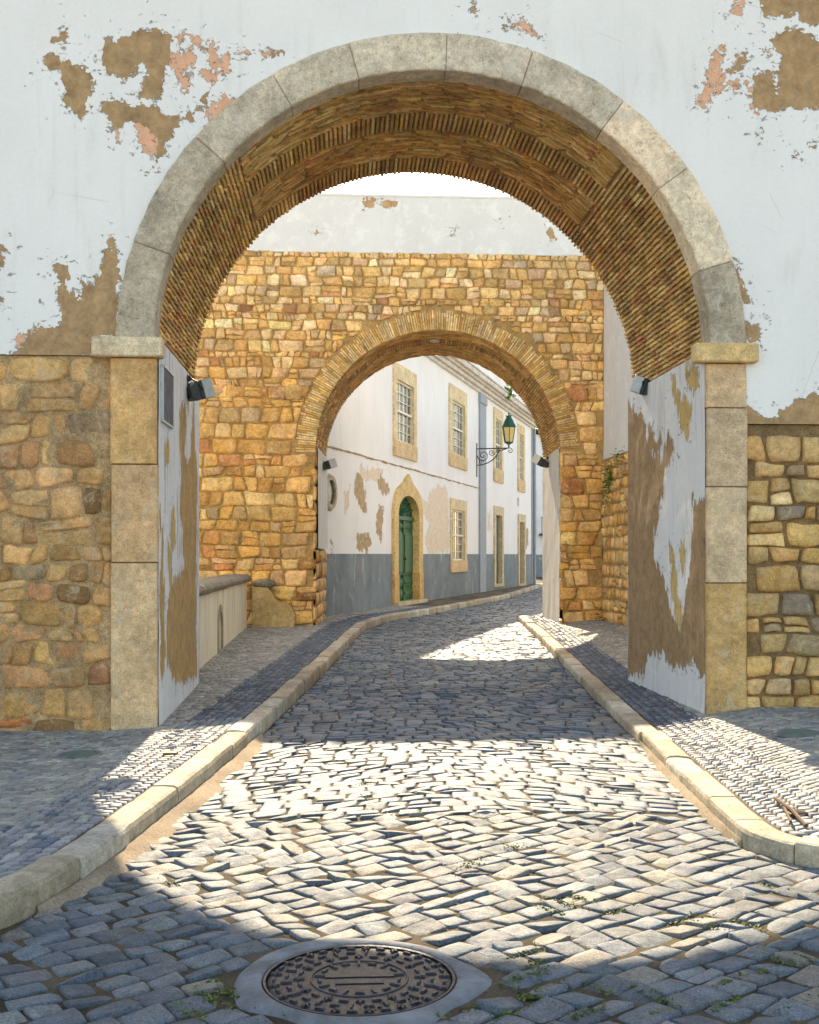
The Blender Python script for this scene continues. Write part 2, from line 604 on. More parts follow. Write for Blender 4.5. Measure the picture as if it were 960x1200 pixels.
def stones(Q, mapf, tints, P=P7, gap=.006, rnd=.5, h=(.01, .025), rough=.004, tilt=.004, sink=-.02, wob=.0, clampf=None, nf=9, seed=0, edge=.55, smoothe=6):
    """Q (N,4,2) cells -> bulging stones. returns v, f, tint"""
    r = np.random.default_rng(seed + 99)
    N = len(Q)
    c = Q.mean(1, keepdims=True)
    d = Q - c
    L = np.linalg.norm(d, axis=2, keepdims=True)
    Qi = c + d * np.clip(1 - gap * 1.4 / np.maximum(L, 1e-6), .3, 1)
    s, t = np.meshgrid(P, P, indexing='ij')
    rr = rnd * .28 * r.uniform(.5, 1.4, (N, 1, 1))
    s2 = s * (1 - rr * t * t * s * s)
    t2 = t * (1 - rr * t * t * s * s)
    a, b = (s2 + 1) / 2, (t2 + 1) / 2
    W = [(1 - a) * (1 - b), a * (1 - b), a * b, (1 - a) * b]
    uv = sum(W[i][..., None] * Qi[:, i][:, None, None, :] for i in range(4))
    if wob:
        sid = np.arange(N)[:, None, None] * 3.17
        size = np.sqrt(L.mean(1))[:, :, None]
        uv = uv + wob * np.stack([vnoise(uv[..., 0] * 14, uv[..., 1] * 14, sid), vnoise(uv[..., 0] * 14 + 50, uv[..., 1] * 14, sid)], -1)
    hh = r.uniform(h[0], h[1], (N, 1, 1))
    e = np.maximum(np.abs(s), np.abs(t))
    prof = 1 - e ** smoothe * (1 - edge)
    z = hh * prof + r.normal(0, tilt, (N, 1, 1)) * s + r.normal(0, tilt, (N, 1, 1)) * t
    z = z + rough * fbm(uv[..., 0] * nf, uv[..., 1] * nf, np.arange(N)[:, None, None] * 1.7)
    ring = (e > .999)
    z = np.where(ring[None], sink, z)
    if clampf is not None:
        u_, v_, keep = clampf(uv[..., 0], uv[..., 1])
        uv = np.stack([u_, v_], -1)
    else:
        keep = np.ones(N, bool)
    uv, z = uv[keep], z[keep]
    tt = tints[keep] if len(tints) == N else tints
    N = len(uv)
    v = mapf(uv[..., 0], uv[..., 1], z).reshape(-1, 3)
    n = len(P)
    g = grid_faces(n, n)
    f = (g[None] + (np.arange(N) * n * n)[:, None, None]).reshape(-1, 4)
    return v, f, {'tint': np.repeat(tt, n * n, axis=0)}


def palette(N, cols, wts=None, var=.12, seed=0):
    r = np.random.default_rng(seed + 5)
    cols = np.array(cols)
    wts = np.array(wts if wts is not None else [1] * len(cols), float)
    k = r.choice(len(cols), N, p=wts / wts.sum())
    out = cols[k] * (1 + r.normal(0, var, (N, 1))) * (1 + r.normal(0, var * .12, (N, 3)))
    return np.clip(out, .01, .95)


def sheet(mb, us, vs, mapf, tint=(.3, .25, .18), mat=0, flip=False, attrs=None):
    U, V = np.meshgrid(us, vs, indexing='ij')
    v = mapf(U, V).reshape(-1, 3)
    at_ = {'tint': np.tile(np.array(tint, float), (len(v), 1))}
    if attrs: at_.update(attrs(U.ravel(), V.ravel()))
    mb.add(v, grid_faces(len(us), len(vs), flip), mat, at_)


# signed distance to a set of polygons (positive inside)
def sd_polys(x, z, polys, lim=.5):
    out = np.full(x.shape, -lim)
    for P in polys:
        P = np.array(P, float)
        x0, x1, z0, z1 = P[:, 0].min() - lim, P[:, 0].max() + lim, P[:, 1].min() - lim, P[:, 1].max() + lim
        m = (x > x0) & (x < x1) & (z > z0) & (z < z1)
        if not m.any(): continue
        xs, zs = x[m], z[m]
        d = np.full(xs.shape, 9.0)
        ins = np.zeros(xs.shape, bool)
        for i in range(len(P)):
            a, b = P[i], P[(i + 1) % len(P)]
            ab = b - a
            t = np.clip(((xs - a[0]) * ab[0] + (zs - a[1]) * ab[1]) / max(ab @ ab, 1e-9), 0, 1)
            d = np.minimum(d, np.hypot(xs - a[0] - t * ab[0], zs - a[1] - t * ab[1]))
            c = ((a[1] > zs) != (b[1] > zs))
            with np.errstate(divide='ignore', invalid='ignore'):
                xc = (b[0] - a[0]) * (zs - a[1]) / (b[1] - a[1] if b[1] != a[1] else 1e-9) + a[0]
            ins ^= c & (xs < xc)
        sdv = np.where(ins, d, -d)
        out[m] = np.maximum(out[m], np.clip(sdv, -lim, lim))
    return out


# ------------------------------------------------------------------ terrain
def R(Y):
    return .12 * sstep(9, 22, np.asarray(Y, float))


KL = np.array([(3.2, -9), (3.55, -5.5), (3.8, -3.8), (4.15, -2.6), (4.5, -1.92), (4.94, -1.43), (5.66, -1.25), (6.88, -1.09), (8.85, -.86), (10.95, -.66), (14, -.36), (18, 0), (22.8, .42),
               (25.85, 1.09), (28.1, 2.05), (32.6, 3.55), (37.8, 5.3), (48.6, 8.1), (54, 9.5), (90, 18)])
KR = np.array([(5.0, 9), (5.15, 5.5), (5.3, 4.0), (5.5, 2.85), (5.75, 2.33), (6.1, 2.17), (6.6, 2.2), (7.6, 2.29), (9.4, 2.47), (12.4, 2.72), (17.4, 3.15), (22, 3.56), (25.6, 3.87), (26.2, 4.6),
               (28, 6.8), (40, 10.5), (50, 13.0), (90, 26)])


def kL(Y): return np.interp(Y, KL[:, 0], KL[:, 1])
def kR(Y): return np.interp(Y, KR[:, 0], KR[:, 1])


def zL(X, Y):
    return R(Y) + .13 - .07 * np.clip((kL(Y) - X - .25) / 1.0, 0, 1) * np.clip((13 - Y) / 2.5, 0, 1)


def zR(X, Y):
    return R(Y) + .10 + .12 * np.clip((X - kR(Y) - .25) / .9, 0, 1)


mb = MB()
sheet(mb, np.linspace(-400, 400, 9), np.linspace(-400, 400, 9), lambda U, V: np.stack([U, V, U * 0 - .03], -1))
tag(mb.build('ground', M['groundm']), kind='structure')

# road: bedding sheet plus setts (one mesh, the setts are its surface)
def road_h(X, Y):
    return .012 * fbm(X * .8, Y * .8, 3.0, 2)


mb = MB()
sheet(mb, np.linspace(-9, 20, 190), np.concatenate([np.linspace(.5, 14, 110), np.linspace(14.4, 92, 90)]),
      lambda U, V: np.stack([U, V, R(V) + road_h(U, V) + .0005 + .003 * fbm(U * 3, V * 3)], -1), mat=1)


def road_tints(N, seed, sc=1.0):
    return palette(N, np.array([(.115, .145, .168), (.15, .170, .180), (.09, .12, .145), (.19, .18, .155), (.075, .10, .125)]) * sc, [4, 3, 3, 1.3, 1.2], .13, seed)


TH = math.radians(36)
MHX, MHY, MHR = .055, 4.30, .36
Q = courses(-10, 14, -6, 10, (.112, .152), (.13, .215), .010, .04, .02, .9, 3)


def rotA(u, v): return u * math.cos(TH) - v * math.sin(TH), u * math.sin(TH) + v * math.cos(TH)


def seam(X):
    return 7.0 + .22 * fbm(X * .9, X * 0 + 2.0) + .05 * vnoise(X * 5, X * 0)


def clampA(u, v):
    X, Y = rotA(u, v)
    Y = Y + .10 * fbm(X * .5, Y * .5)
    cx, cy = X.mean((1, 2)), Y.mean((1, 2))
    k = (cy > 1.8) & (cy < seam(cx) + .05) & (cx > kL(cy) - .05) & (cx < kR(cy) + .05)
    dm = np.hypot(cx - MHX, cy - MHY)
    k &= dm > MHR + .13
    Y = np.minimum(Y, seam(X))
    k &= (Y.max((1, 2)) - Y.min((1, 2))) > .085
    X = np.clip(X, kL(Y) + .01, kR(Y) - .01)
    d = np.hypot(X - MHX, Y - MHY)
    f = np.where((d < MHR + .085), (MHR + .085) / np.maximum(d, .01), 1)
    return MHX + (X - MHX) * f, MHY + (Y - MHY) * f, k


# coarse tints give neighbouring setts their own tone
v, f, a = stones(Q, lambda X, Y, h: np.stack([X, Y, R(Y) + road_h(X, Y) + h], -1), road_tints(len(Q), 1), P9, .0030, .22, (.010, .014), .0016, .0065, -.006, .005, clampA, 22, 1, .40, 5)
mb.add(v, f, 0, a)
Q = courses(-3, 14, 6.4, 52, (.115, .165), (.13, .23), .012, .03, .03, .8, 11)


def clampB(u, v):
    X = u
    Y = v + .5 - (.26 + .30 * sstep(13, 8, v)) * (np.sqrt((X - .8) ** 2 + .25) - .5) + .22 * fbm(X * .35, v * .35)
    cx, cy = X.mean((1, 2)), Y.mean((1, 2))
    k = (cy > seam(cx) - .04) & (cy < 50) & (cx > kL(cy) - .05) & (cx < kR(cy) + .05) & (cx < np.maximum(4.6, 4.2 + (cy - 20) * .4))
    Y = np.maximum(Y, seam(X) + .008)
    k &= (Y.max((1, 2)) - Y.min((1, 2))) > .07
    X = np.clip(X, kL(Y) + .01, kR(Y) - .01)
    return X, Y, k


v, f, a = stones(Q, lambda X, Y, h: np.stack([X, Y, R(Y) + road_h(X, Y) + h], -1), road_tints(len(Q), 2, np.array([.86, .93, 1.0])), P7, .0030, .25, (.010, .014), .0015, .005, -.006, .005, clampB, 10, 2, .55, 7)
mb.add(v, f, 2, a)
tag(mb.build('road', [M['cobble_rough'], M['joint'], M['cobble_worn']], smooth=True), kind='structure')

# wind-blown sand in the gutters
mb = MB()
for side, (ya, yb, w) in (('L', (5.2, 10.2, .30)), ('R', (6.2, 9.6, .09))):
    ys = np.linspace(ya, yb, 140)
    ts = np.linspace(0, 1, 12)
    TT, YY = np.meshgrid(ts, ys, indexing='ij')
    ww = w * (.65 + .5 * fbm(YY * 1.6, 0 * YY + (3 if side == 'L' else 8))) * np.sqrt(np.clip(np.sin(PI * (YY - ya) / (yb - ya)), 0, 1))
    if side == 'L': XX = kL(YY) + .004 + TT * ww
    else: XX = kR(YY) - .004 - TT * ww
    ZZ = R(YY) + .045 * (1 - TT ** 1.3) - .004 + .008 * fbm(XX * 12, YY * 12) * (1 - TT)
    mb.add(np.stack([XX, YY, ZZ], -1).reshape(-1, 3), grid_faces(len(ts), len(ys)), 0)
tag(mb.build('gutter_sand', M['sand'], smooth=True), 'pale loose sand drifted along the kerbs on the cobbled road', 'sand', kind='stuff')


# kerbs
def kerb(name, kf, sgn, y0, y1, zt, seed):
    r = np.random.default_rng(seed)
    ys = np.linspace(y0, y1, 4000)
    xs = kf(ys)
    # smooth the polyline
    ker = np.ones(61) / 61
    xs = np.convolve(np.pad(xs, 30, 'edge'), ker, 'valid')
    s = np.concatenate([[0], np.cumsum(np.hypot(np.diff(xs), np.diff(ys)))])
    m = MB()
    p = 0.0
    while p < s[-1] - .1:
        L = r.uniform(.5, 1.05)
        q = min(p + L, s[-1])
        ss = np.linspace(p + .004, q - .004, max(4, int((q - p) / .06)))
        X, Y = np.interp(ss, s, xs), np.interp(ss, s, ys)
        dx, dy = np.gradient(X), np.gradient(Y)
        n = np.hypot(dx, dy)
        nx, ny = sgn * dy / n, -sgn * dx / n      # away from the road
        off, dz = r.uniform(-.012, .014), r.uniform(-.010, .010)
        w = .185
        prof = [(.012, -.10), (.003, -.04), (0, .3), (.002, .75), (.010, .93), (.028, 1.0), (w * .5, 1.02), (w - .02, 1.0), (w - .004, .9), (w, .2)]
        V = []
        for o_, hz in prof:
            hgt = zt * hz if hz > 0 else hz
            nzv = .008 * fbm(X * 11 + o_ * 30, Y * 11, hz * 4) + .022 * np.minimum(0, vnoise(X * 5, Y * 5, o_ * 9 + 3 * hz) + .45) * (hz > .8) * (o_ < .04)
            V.append(np.stack([X + nx * (o_ + off), Y + ny * (o_ + off), R(Y) + hgt + dz + nzv], -1))
        V = np.array(V)
        nb, nl = V.shape[:2]
        fc = list(grid_faces(nb, nl, sgn > 0))
        fc.append([i * nl for i in range(nb)])
        fc.append([i * nl + nl - 1 for i in range(nb)][::-1])
        tc = palette(1, [(.46, .39, .28), (.50, .46, .37), (.40, .33, .23)], None, .08, int(r.integers(9999)))
        m.add(V.reshape(-1, 3), fc, 0, {'tint': np.repeat(tc, nb * nl, 0)})
        p = q
    return tag(m.build(name, M['kerbstone'], smooth=False), kind='structure')


kerb('left_kerb', kL, -1, 3.3, 53, .145, 4)
kerb('right_kerb', kR, 1, 5.05, 25.7, .11, 8)
mb = MB()

# pavements
KW = .185


def pavement(name, left, seed):
    m = MB()
    kf, zf = (kL, zL) if left else (kR, zR)
    ys = np.concatenate([np.linspace(3.2 if left else 5.0, 14, 130), np.linspace(14.3, 54 if left else 26.0, 70)])
    ts = np.concatenate([np.linspace(0, 1, 26) ** 1.2 * 2.5, np.linspace(3, 12, 10)])
    TT, YY = np.meshgrid(ts, ys, indexing='ij')
    XX = kf(YY) + (-1 if left else 1) * (TT + .12)
    ZZ = zf(XX, YY) - .006
    m.add(np.stack([XX, YY, ZZ], -1).reshape(-1, 3), grid_faces(len(ts), len(ys), left), 1)
    ang = math.radians(-28 if left else 24)
    ca, sa = math.cos(ang), math.sin(ang)
    Qa = courses(-30, 34, -8, 34, (.060, .098), (.055, .12), .020, .06, .03, 1.6, seed)
    c = Qa.mean(1)
    X = c[:, 0] * ca - c[:, 1] * sa
    Y = c[:, 0] * sa + c[:, 1] * ca
    d = (kf(Y) - X) if left else (X - kf(Y))
    k = (d > KW + .03) & (Y > (3.4 if left else 5.1)) & (Y < (30 if left else 25.9)) & (d < np.where(Y > 13, 3.4, 5.5))
    if left: k &= (Y < 26) | (d < 1.9)
    band = (d < KW + (.50 if left else .42))
    Qa = Qa[k & ~band]
    cb = np.arange(1)
    base = palette(len(Qa), [(.33, .32, .28), (.28, .275, .26), (.39, .37, .31), (.22, .225, .22)], [4, 3, 2, 2], .12, seed)

    def mp(u, v, h):
        XX, YY = u * ca - v * sa, u * sa + v * ca
        return np.stack([XX, YY, zf(XX, YY) + .004 * fbm(XX * 1.5, YY * 1.5) + h], -1)
    v, f, a = stones(Qa, mp, base, P4, .003, .25, (.003, .008), .0015, .0015, -.012, .006, None, 20, seed, .7, 4)
    m.add(v, f, 0, a)
    # dark band with sunlight painted on its near stretch, laid parallel to the kerb
    bw = .50 if left else .42
    y0, y1 = (3.4, 30) if left else (5.15, 25.7)
    dark0 = 11.0 if left else 4.0
    Qb = courses(y0, y1, 0, bw, (.072, .088), (.062, .10), .004, 0, .01, 2.2, seed + 50)
    Qb = Qb[:, :, ::-1] if not left else Qb[:, ::-1, ::-1][:, :, :]

    def mpb(dd, yy, h):
        XX = kf(yy) + (-1 if left else 1) * (KW + .012 + np.clip(dd, 0, bw))
        return np.stack([XX, yy, zf(XX, yy) + h], -1)
    tb = palette(len(Qb), [(.075, .11, .155), (.10, .14, .185), (.06, .08, .115), (.15, .17, .19)], [4, 3, 2, 1], .15, seed + 3)
    yc = Qb.mean(1)[:, 1]
    pale = palette(len(Qb), [(.26, .27, .28), (.32, .32, .30), (.20, .215, .235)], None, .1, seed + 4)  # lighter set of the band's stone colours, for the part in sun
    sunlit_run = (yc < (10.4 if left else 9.6)) & (np.random.default_rng(3).uniform(size=len(Qb)) < .95)
    tb[sunlit_run] = pale[sunlit_run]
    v, f, a = stones(Qb, mpb, tb, P4, .0045, .35, (.005, .012), .002, .0025, -.012, .003, None, 20, seed + 7, .6, 4)
    if left: pass
    m.add(v, f, 0, a)
    # fill strip between band and field
    return tag(m.build(name, [M['calcada'], M['joint_dark']], smooth=True), kind='structure')


pavement('left_pavement', True, 21)
pavement('right_pavement', False, 33)

# ------------------------------------------------------------------ the big gate
Y1, Y1B = 10.2, 13.05
CX, CZ, RI, RO = .807, 3.42, 2.47, 2.80
XL, XR = -1.637, 3.25
WL, WR, WTOP = -9.0, 10.0, 7.7


def px_poly(pts, Y=Y1, s=1, ox=0, oy=0):
    return [at(ox + p[0] / s, oy + p[1] / s, Y) for p in pts]


brown_px = [
    [(57, 48), (80, 32), (80, 45), (68, 52)],
    [(53, 65), (62, 63), (72, 70), (90, 75), (100, 80), (110, 97), (108, 112), (100, 118), (104, 128), (96, 138), (84, 130), (75, 130), (76, 105), (73, 85), (62, 80), (53, 82)],
    [(120, 62), (126, 45), (145, 48), (160, 36), (185, 32), (200, 45), (200, 70), (193, 85), (190, 108), (180, 122), (163, 112), (165, 100), (172, 85), (170, 75), (160, 80), (155, 92), (140, 92), (125, 85), (119, 70)],
    [(118, 120), (140, 118), (160, 125), (180, 125), (192, 135), (205, 138), (225, 130), (240, 112), (246, 105), (240, 120), (228, 135), (232, 145), (215, 140), (205, 150), (200, 165), (190, 180), (180, 198), (184, 180), (188, 165), (170, 145), (150, 143), (133, 150), (128, 135), (118, 130)],
    [(60, 312), (78, 308), (84, 322), (76, 332), (86, 350), (98, 345), (95, 327), (108, 332), (118, 320), (120, 298), (128, 282), (135, 276), (140, 320), (138, 380), (110, 384), (100, 385), (88, 382), (75, 392), (72, 372), (68, 352), (70, 330)],
    [(-60, 412), (15, 414), (30, 402), (35, 388), (50, 383), (70, 380), (95, 375), (138, 370), (138, 392), (118, 395), (105, 418), (50, 420), (-60, 422)],
    [(-60, 290), (4, 288), (5, 310), (0, 320), (-30, 330)], [(-60, 330), (5, 345), (3, 358), (-40, 358)],
    [(893, -30), (990, -30), (960, 30), (945, 28), (930, 15), (920, 22), (905, 18), (893, 22)],
    [(903, 45), (918, 35), (940, 33), (955, 45), (985, 60), (985, 125), (940, 130), (925, 125), (915, 132), (893, 130), (880, 118), (885, 90), (893, 78), (905, 90), (908, 112), (913, 115), (912, 80), (915, 65), (905, 55)],
    [(868, 65), (875, 58), (876, 70), (868, 85), (852, 85)],
    [(930, 182), (936, 172), (940, 188), (935, 192)], [(945, 170), (960, 163), (952, 175)], [(888, 153), (894, 153), (894, 161), (889, 161)],
    [(855, 302), (866, 315), (872, 335), (880, 352), (872, 355), (865, 340), (858, 320)], [(868, 376), (892, 382), (888, 400), (872, 398)],
    [(868, 502), (868, 470), (885, 480), (893, 490), (910, 490), (920, 478), (930, 468), (948, 463), (1100, 455), (1100, 502)],
    [(588, 28), (593, 26), (593, 32), (588, 32)], [(318, 60), (332, 61), (320, 68)]]
pink_px = [
    [(262, 62), (270, 66), (266, 90), (256, 84)], [(224, 40), (236, 44), (232, 58), (224, 54)], [(213, 92), (222, 88), (224, 104), (214, 110)], [(262, 110), (276, 118), (262, 140), (248, 150), (240, 148)], [(838, 78), (852, 90), (846, 110), (838, 104)], [(856, 96), (866, 92), (864, 110), (856, 112)], [(860, 0), (868, -10), (872, 12), (864, 24)], [(866, 60), (874, 70), (868, 80), (860, 74)],
    [(20, 392), (34, 388), (30, 402), (18, 408)], [(905, 128), (914, 128), (910, 138)],
    [(200, 60), (210, 62), (228, 60), (228, 78), (215, 82), (213, 90), (208, 100), (206, 85), (200, 80)], [(208, 40), (218, 38), (215, 52), (208, 52)],
    [(240, 55), (248, 48), (255, 60), (260, 78), (252, 82), (245, 70)], [(233, 82), (248, 80), (256, 92), (250, 100), (240, 90)],
    [(157, 142), (175, 138), (192, 132), (196, 145), (190, 165), (178, 185), (168, 175), (160, 155)], [(135, 145), (142, 150), (140, 168), (132, 155)],
    [(245, 122), (256, 118), (252, 130), (240, 138)], [(815, 120), (825, 105), (832, 70), (842, 55), (850, 52), (845, 75), (835, 110), (828, 130)],
    [(850, 20), (858, 10), (862, 0), (866, 0), (866, 15)], [(875, 92), (882, 90), (880, 120), (890, 130), (888, 138), (876, 118)],
    [(550, 10), (558, 8), (558, 18)], [(600, 28), (615, 22), (620, 30), (632, 42), (625, 40), (605, 32)], [(268, 58), (300, 60), (330, 61), (320, 66), (300, 63), (270, 62)],
    [(190, 385), (205, 380), (205, 410), (190, 412)], [(40, 385), (60, 388), (55, 405), (45, 400)], [(898, 55), (906, 58), (904, 70), (897, 65)]]
BR = [px_poly(p) for p in brown_px]
PK = [px_poly(p) for p in pink_px]


def peel_attrs(X, Z):
    return {'peel': sd_polys(X, Z, BR), 'peel_under': sd_polys(X, Z, PK)}


def arch_face(mb, cx, cz, Ro, x0, x1, ztop, Yp, mat=0, attrf=None, flip=False, na=180, nr=60, zside=(0, 0), xin=None):
    """wall face in plane Y with an arched hole; side panels below the springing down to zside"""
    th = np.linspace(0, PI, na)
    for c in [(x1, ztop), (x0, ztop)]:
        th = np.append(th, math.atan2(c[1] - cz, c[0] - cx))
    th = np.sort(th)
    ct, st = np.cos(th), np.sin(th)
    with np.errstate(divide='ignore'):
        tx = np.where(ct > 1e-9, (x1 - cx) / ct, np.where(ct < -1e-9, (x0 - cx) / ct, 1e9))
        tz = np.where(st > 1e-9, (ztop - cz) / st, 1e9)
    tb = np.minimum(tx, tz)
    k = np.linspace(0, 1, nr)
    Rr = Ro + (tb[:, None] - Ro) * k[None] ** 1.15
    X = cx + Rr * ct[:, None]
    Z = cz + Rr * st[:, None]
    v = np.stack([X, np.full_like(X, Yp), Z], -1).reshape(-1, 3)
    a = {'tint': np.tile((.4, .4, .4), (len(v), 1))}
    if attrf: a.update(attrf(v[:, 0], v[:, 2]))
    mb.add(v, grid_faces(len(th), nr, not flip), mat, a)
    for (xa, xb, zb) in ((x0, cx - Ro, zside[0]), (cx + Ro, x1, zside[1])):
        nx = max(3, int((xb - xa) / .05))
        nz = max(3, int((cz - zb) / .04))
        X, Z = np.meshgrid(np.linspace(xa, xb, nx), np.linspace(zb, cz, nz), indexing='ij')
        v = np.stack([X, np.full_like(X, Yp), Z], -1).reshape(-1, 3)
        a = {'tint': np.tile((.4, .4, .4), (len(v), 1))}
        if attrf: a.update(attrf(v[:, 0], v[:, 2]))
        mb.add(v, grid_faces(nx, nz, flip), mat, a)


gate = thing('arched_gate', (CX, Y1, 0), 'large white plastered gate with stone-ringed brick vault over the street, nearest the camera', 'gate')
ZSL, ZSR = 3.34, 2.78
mb = MB()
arch_face(mb, CX, CZ, RO - .01, WL, WR, WTOP, Y1, 0, peel_attrs, zside=(ZSL, ZSR), na=240, nr=90)
# lower edge of the plaster layer, top, back and ends of the wall
arch_face(mb, CX, CZ, RI + .10, WL, WR, WTOP, Y1B - .03, 0, None, flip=True, na=60, nr=8, zside=(0, 0))
mb.add([(WL, Y1, WTOP), (WR, Y1, WTOP), (WR, Y1B + .06, WTOP), (WL, Y1B + .06, WTOP)], [(0, 1, 2, 3)])
for x in (WL, WR): mb.add([(x, Y1, -.1), (x, Y1B + .06, -.1), (x, Y1B + .06, WTOP), (x, Y1, WTOP)], [(0, 1, 2, 3)])
mb.build('plaster_wall', M['plaster'], gate)


# rubble panels
def rubble_panel(name, parent, x0, x1, z0, z1, Yp, chh, cww, cols, wts, mcol, seed, hgt=(.0, .03), mort=.0, mat='rubble', split=.25, gap=.010, cl=None, P=P7, mstep=.03, wob=.014, tone=None, rough=.010, extra=None, wave=.03, rnd=.6):
    m = MB()
    xs, zs = np.arange(x0, x1 + mstep, mstep), np.arange(z0, z1 + mstep, mstep)
    xs, zs = xs[xs <= x1 + 1e-6], zs[zs <= z1 + 1e-6]
    xs, zs = np.append(xs, x1), np.append(zs, z1)
    sheet(m, xs, zs, lambda U, V: np.stack([U, Yp + .012 - mort - .014 * fbm(U * 4, V * 4, seed, 4) * 1.0, V], -1), mcol, 1)
    Qr = courses(x0, x1, z0 - .02, z1, chh, cww, wave, split, .05, 2.0, seed, True)
    tn = palette(len(Qr), cols, wts, .17, seed)
    if tone is not None:
        c = Qr.mean(1)
        tn = tn * tone(c[:, 0], c[:, 1])

    def clampf(u, v):
        cx, cz = u.mean((1, 2)), v.mean((1, 2))
        k = (cx > x0) & (cx < x1) & (cz > z0) & (cz < z1)
        return np.clip(u, x0, x1), np.clip(v, z0 - .02, z1 - .003), k
    v, f, a = stones(Qr, lambda u, v, h: np.stack([u, Yp - h, v], -1), tn, P, gap, rnd, hgt, rough, .006, -.025, wob, cl or clampf, 16, seed, .45, 6)
    m.add(v, f, 0, a)
    return m.build(name, [M[mat], M['mortar']], parent, smooth=True)


cA = [(0.650, 0.355, 0.141), (0.587, 0.316, 0.118), (0.712, 0.404, 0.172), (0.525, 0.276, 0.109), (0.625, 0.306, 0.133), (0.413, 0.276, 0.149), (0.500, 0.168, 0.063), (0.775, 0.454, 0.212)]
wA = [5, 5, 3, 3, 2, .5, .35, 1.6]
lo = rubble_panel('rubble_wall', gate, WL, -2.035, -.05, ZSL - .003, Y1 + .02, (.15, .27), (.20, .42), cA, wA, (.50, .325, .165), 5, (.000, .030), .010, gap=.004, rough=.030, wave=.06)
lo['label'] = 'eroded brown rubble masonry with thick mortar left of the arch'
ro = rubble_panel('rubble_wall', gate, 3.62, WR, -.05, ZSR - .003, Y1 + .02, (.15, .25), (.20, .38),
                  [(0.672, 0.399, 0.142), (0.744, 0.473, 0.199), (0.576, 0.336, 0.133), (0.456, 0.304, 0.162), (0.792, 0.525, 0.266), (0.336, 0.252, 0.171)], [4, 3, 3, 1.5, 2, 1], (.27, .17, .08), 16, (.018, .05), .0, gap=.011, rough=.022, wave=.03, rnd=.3)
ro['label'] = 'rounded yellow stones with deep dark joints right of the arch'
# thin ledge line on top of each rubble panel is the plaster edge itself

# pillars with imposts


def block_column(name, parent, x0, x1, y0, y1, joints, cols, seed, label):
    m = MB()
    r = np.random.default_rng(seed)
    for i in range(len(joints) - 1):
        za, zb = joints[i] + .003, joints[i + 1] - .003
        o_ = r.uniform(-.006, .006)
        # front, inner and outer faces as a wrapped sheet with rounded arrises
        path = [(x0 + o_, y1), (x0 + o_, y0 + .02), (x0 + .007 + o_, y0 + .007), (x0 + .022 + o_, y0 + o_ * .5)]
        xs_in = np.linspace(x0 + .05, x1 - .05, 9)
        path += [(x, y0 + o_ * .5) for x in xs_in]
        path += [(x1 - .022 + o_, y0 + o_ * .5), (x1 - .007 + o_, y0 + .007), (x1 + o_, y0 + .02), (x1 + o_, y1)]
        path = np.array(path)
        zs = np.concatenate([[za, za + .006], np.linspace(za + .03, zb - .03, max(6, int((zb - za) / .05))), [zb - .006, zb]])
        I, Z = np.meshgrid(np.arange(len(path)), zs, indexing='ij')
        X, Y = path[I, 0].copy(), path[I, 1].copy()
        shr = np.where((Z < za + .004) | (Z > zb - .004), .010, 0)
        cxm = (x0 + x1) / 2
        nz = .011 * fbm(X * 8, Z * 8, Y * 7 + i * 5) - .030 * np.maximum(0, fbm(X * 3 + 9, Z * 3, i * 3.0) - .22)
        X = X - np.sign(X - cxm) * shr * .5
        Y = Y + shr * (Y < y0 + .05) - nz * (Y < y1 - .001)
        v = np.stack([X, Y, Z], -1).reshape(-1, 3)
        n1, n2 = X.shape
        fc = list(grid_faces(n1, n2))
        fc.append([k * n2 for k in range(n1)][::-1])
        fc.append([k * n2 + n2 - 1 for k in range(n1)])
        m.add(v, fc, 0, {'tint': np.tile(np.array(cols[i % len(cols)]), (len(v), 1))})
    o = m.build(name, M['ashlar'], parent, smooth=False)
    o['label'] = label
    return o


pl = block_column('pillar', gate, -2.04, XL, Y1 - .03, Y1 + .05, [-.05, 1.53, 2.39, 3.32], [(.70, .47, .26), (.66, .41, .21), (.69, .405, .165)], 1, 'left stone pillar of three tall tan blocks')
pr = block_column('pillar', gate, XR, 3.62, Y1 - .03, Y1 + .05, [-.05, 1.345, 2.21, 2.92, 3.32], [(.60, .37, .15), (.68, .49, .30), (.62, .44, .27), (.69, .46, .26)], 2, 'right stone pillar of four blocks, ochre at its foot')
for (xa, xb, par, c_) in ((-2.19, -1.585, pl, (.74, .58, .38)), (3.125, 3.70, pr, (.74, .50, .22))):
    m = MB()
    n = 16
    m.box(xa, xb, Y1 - .10, Y1 + .07, 3.322, 3.492, .012, 0, {'tint': np.tile(c_, (24, 1))})
    io = m.build('impost', M['ashlar'], par)

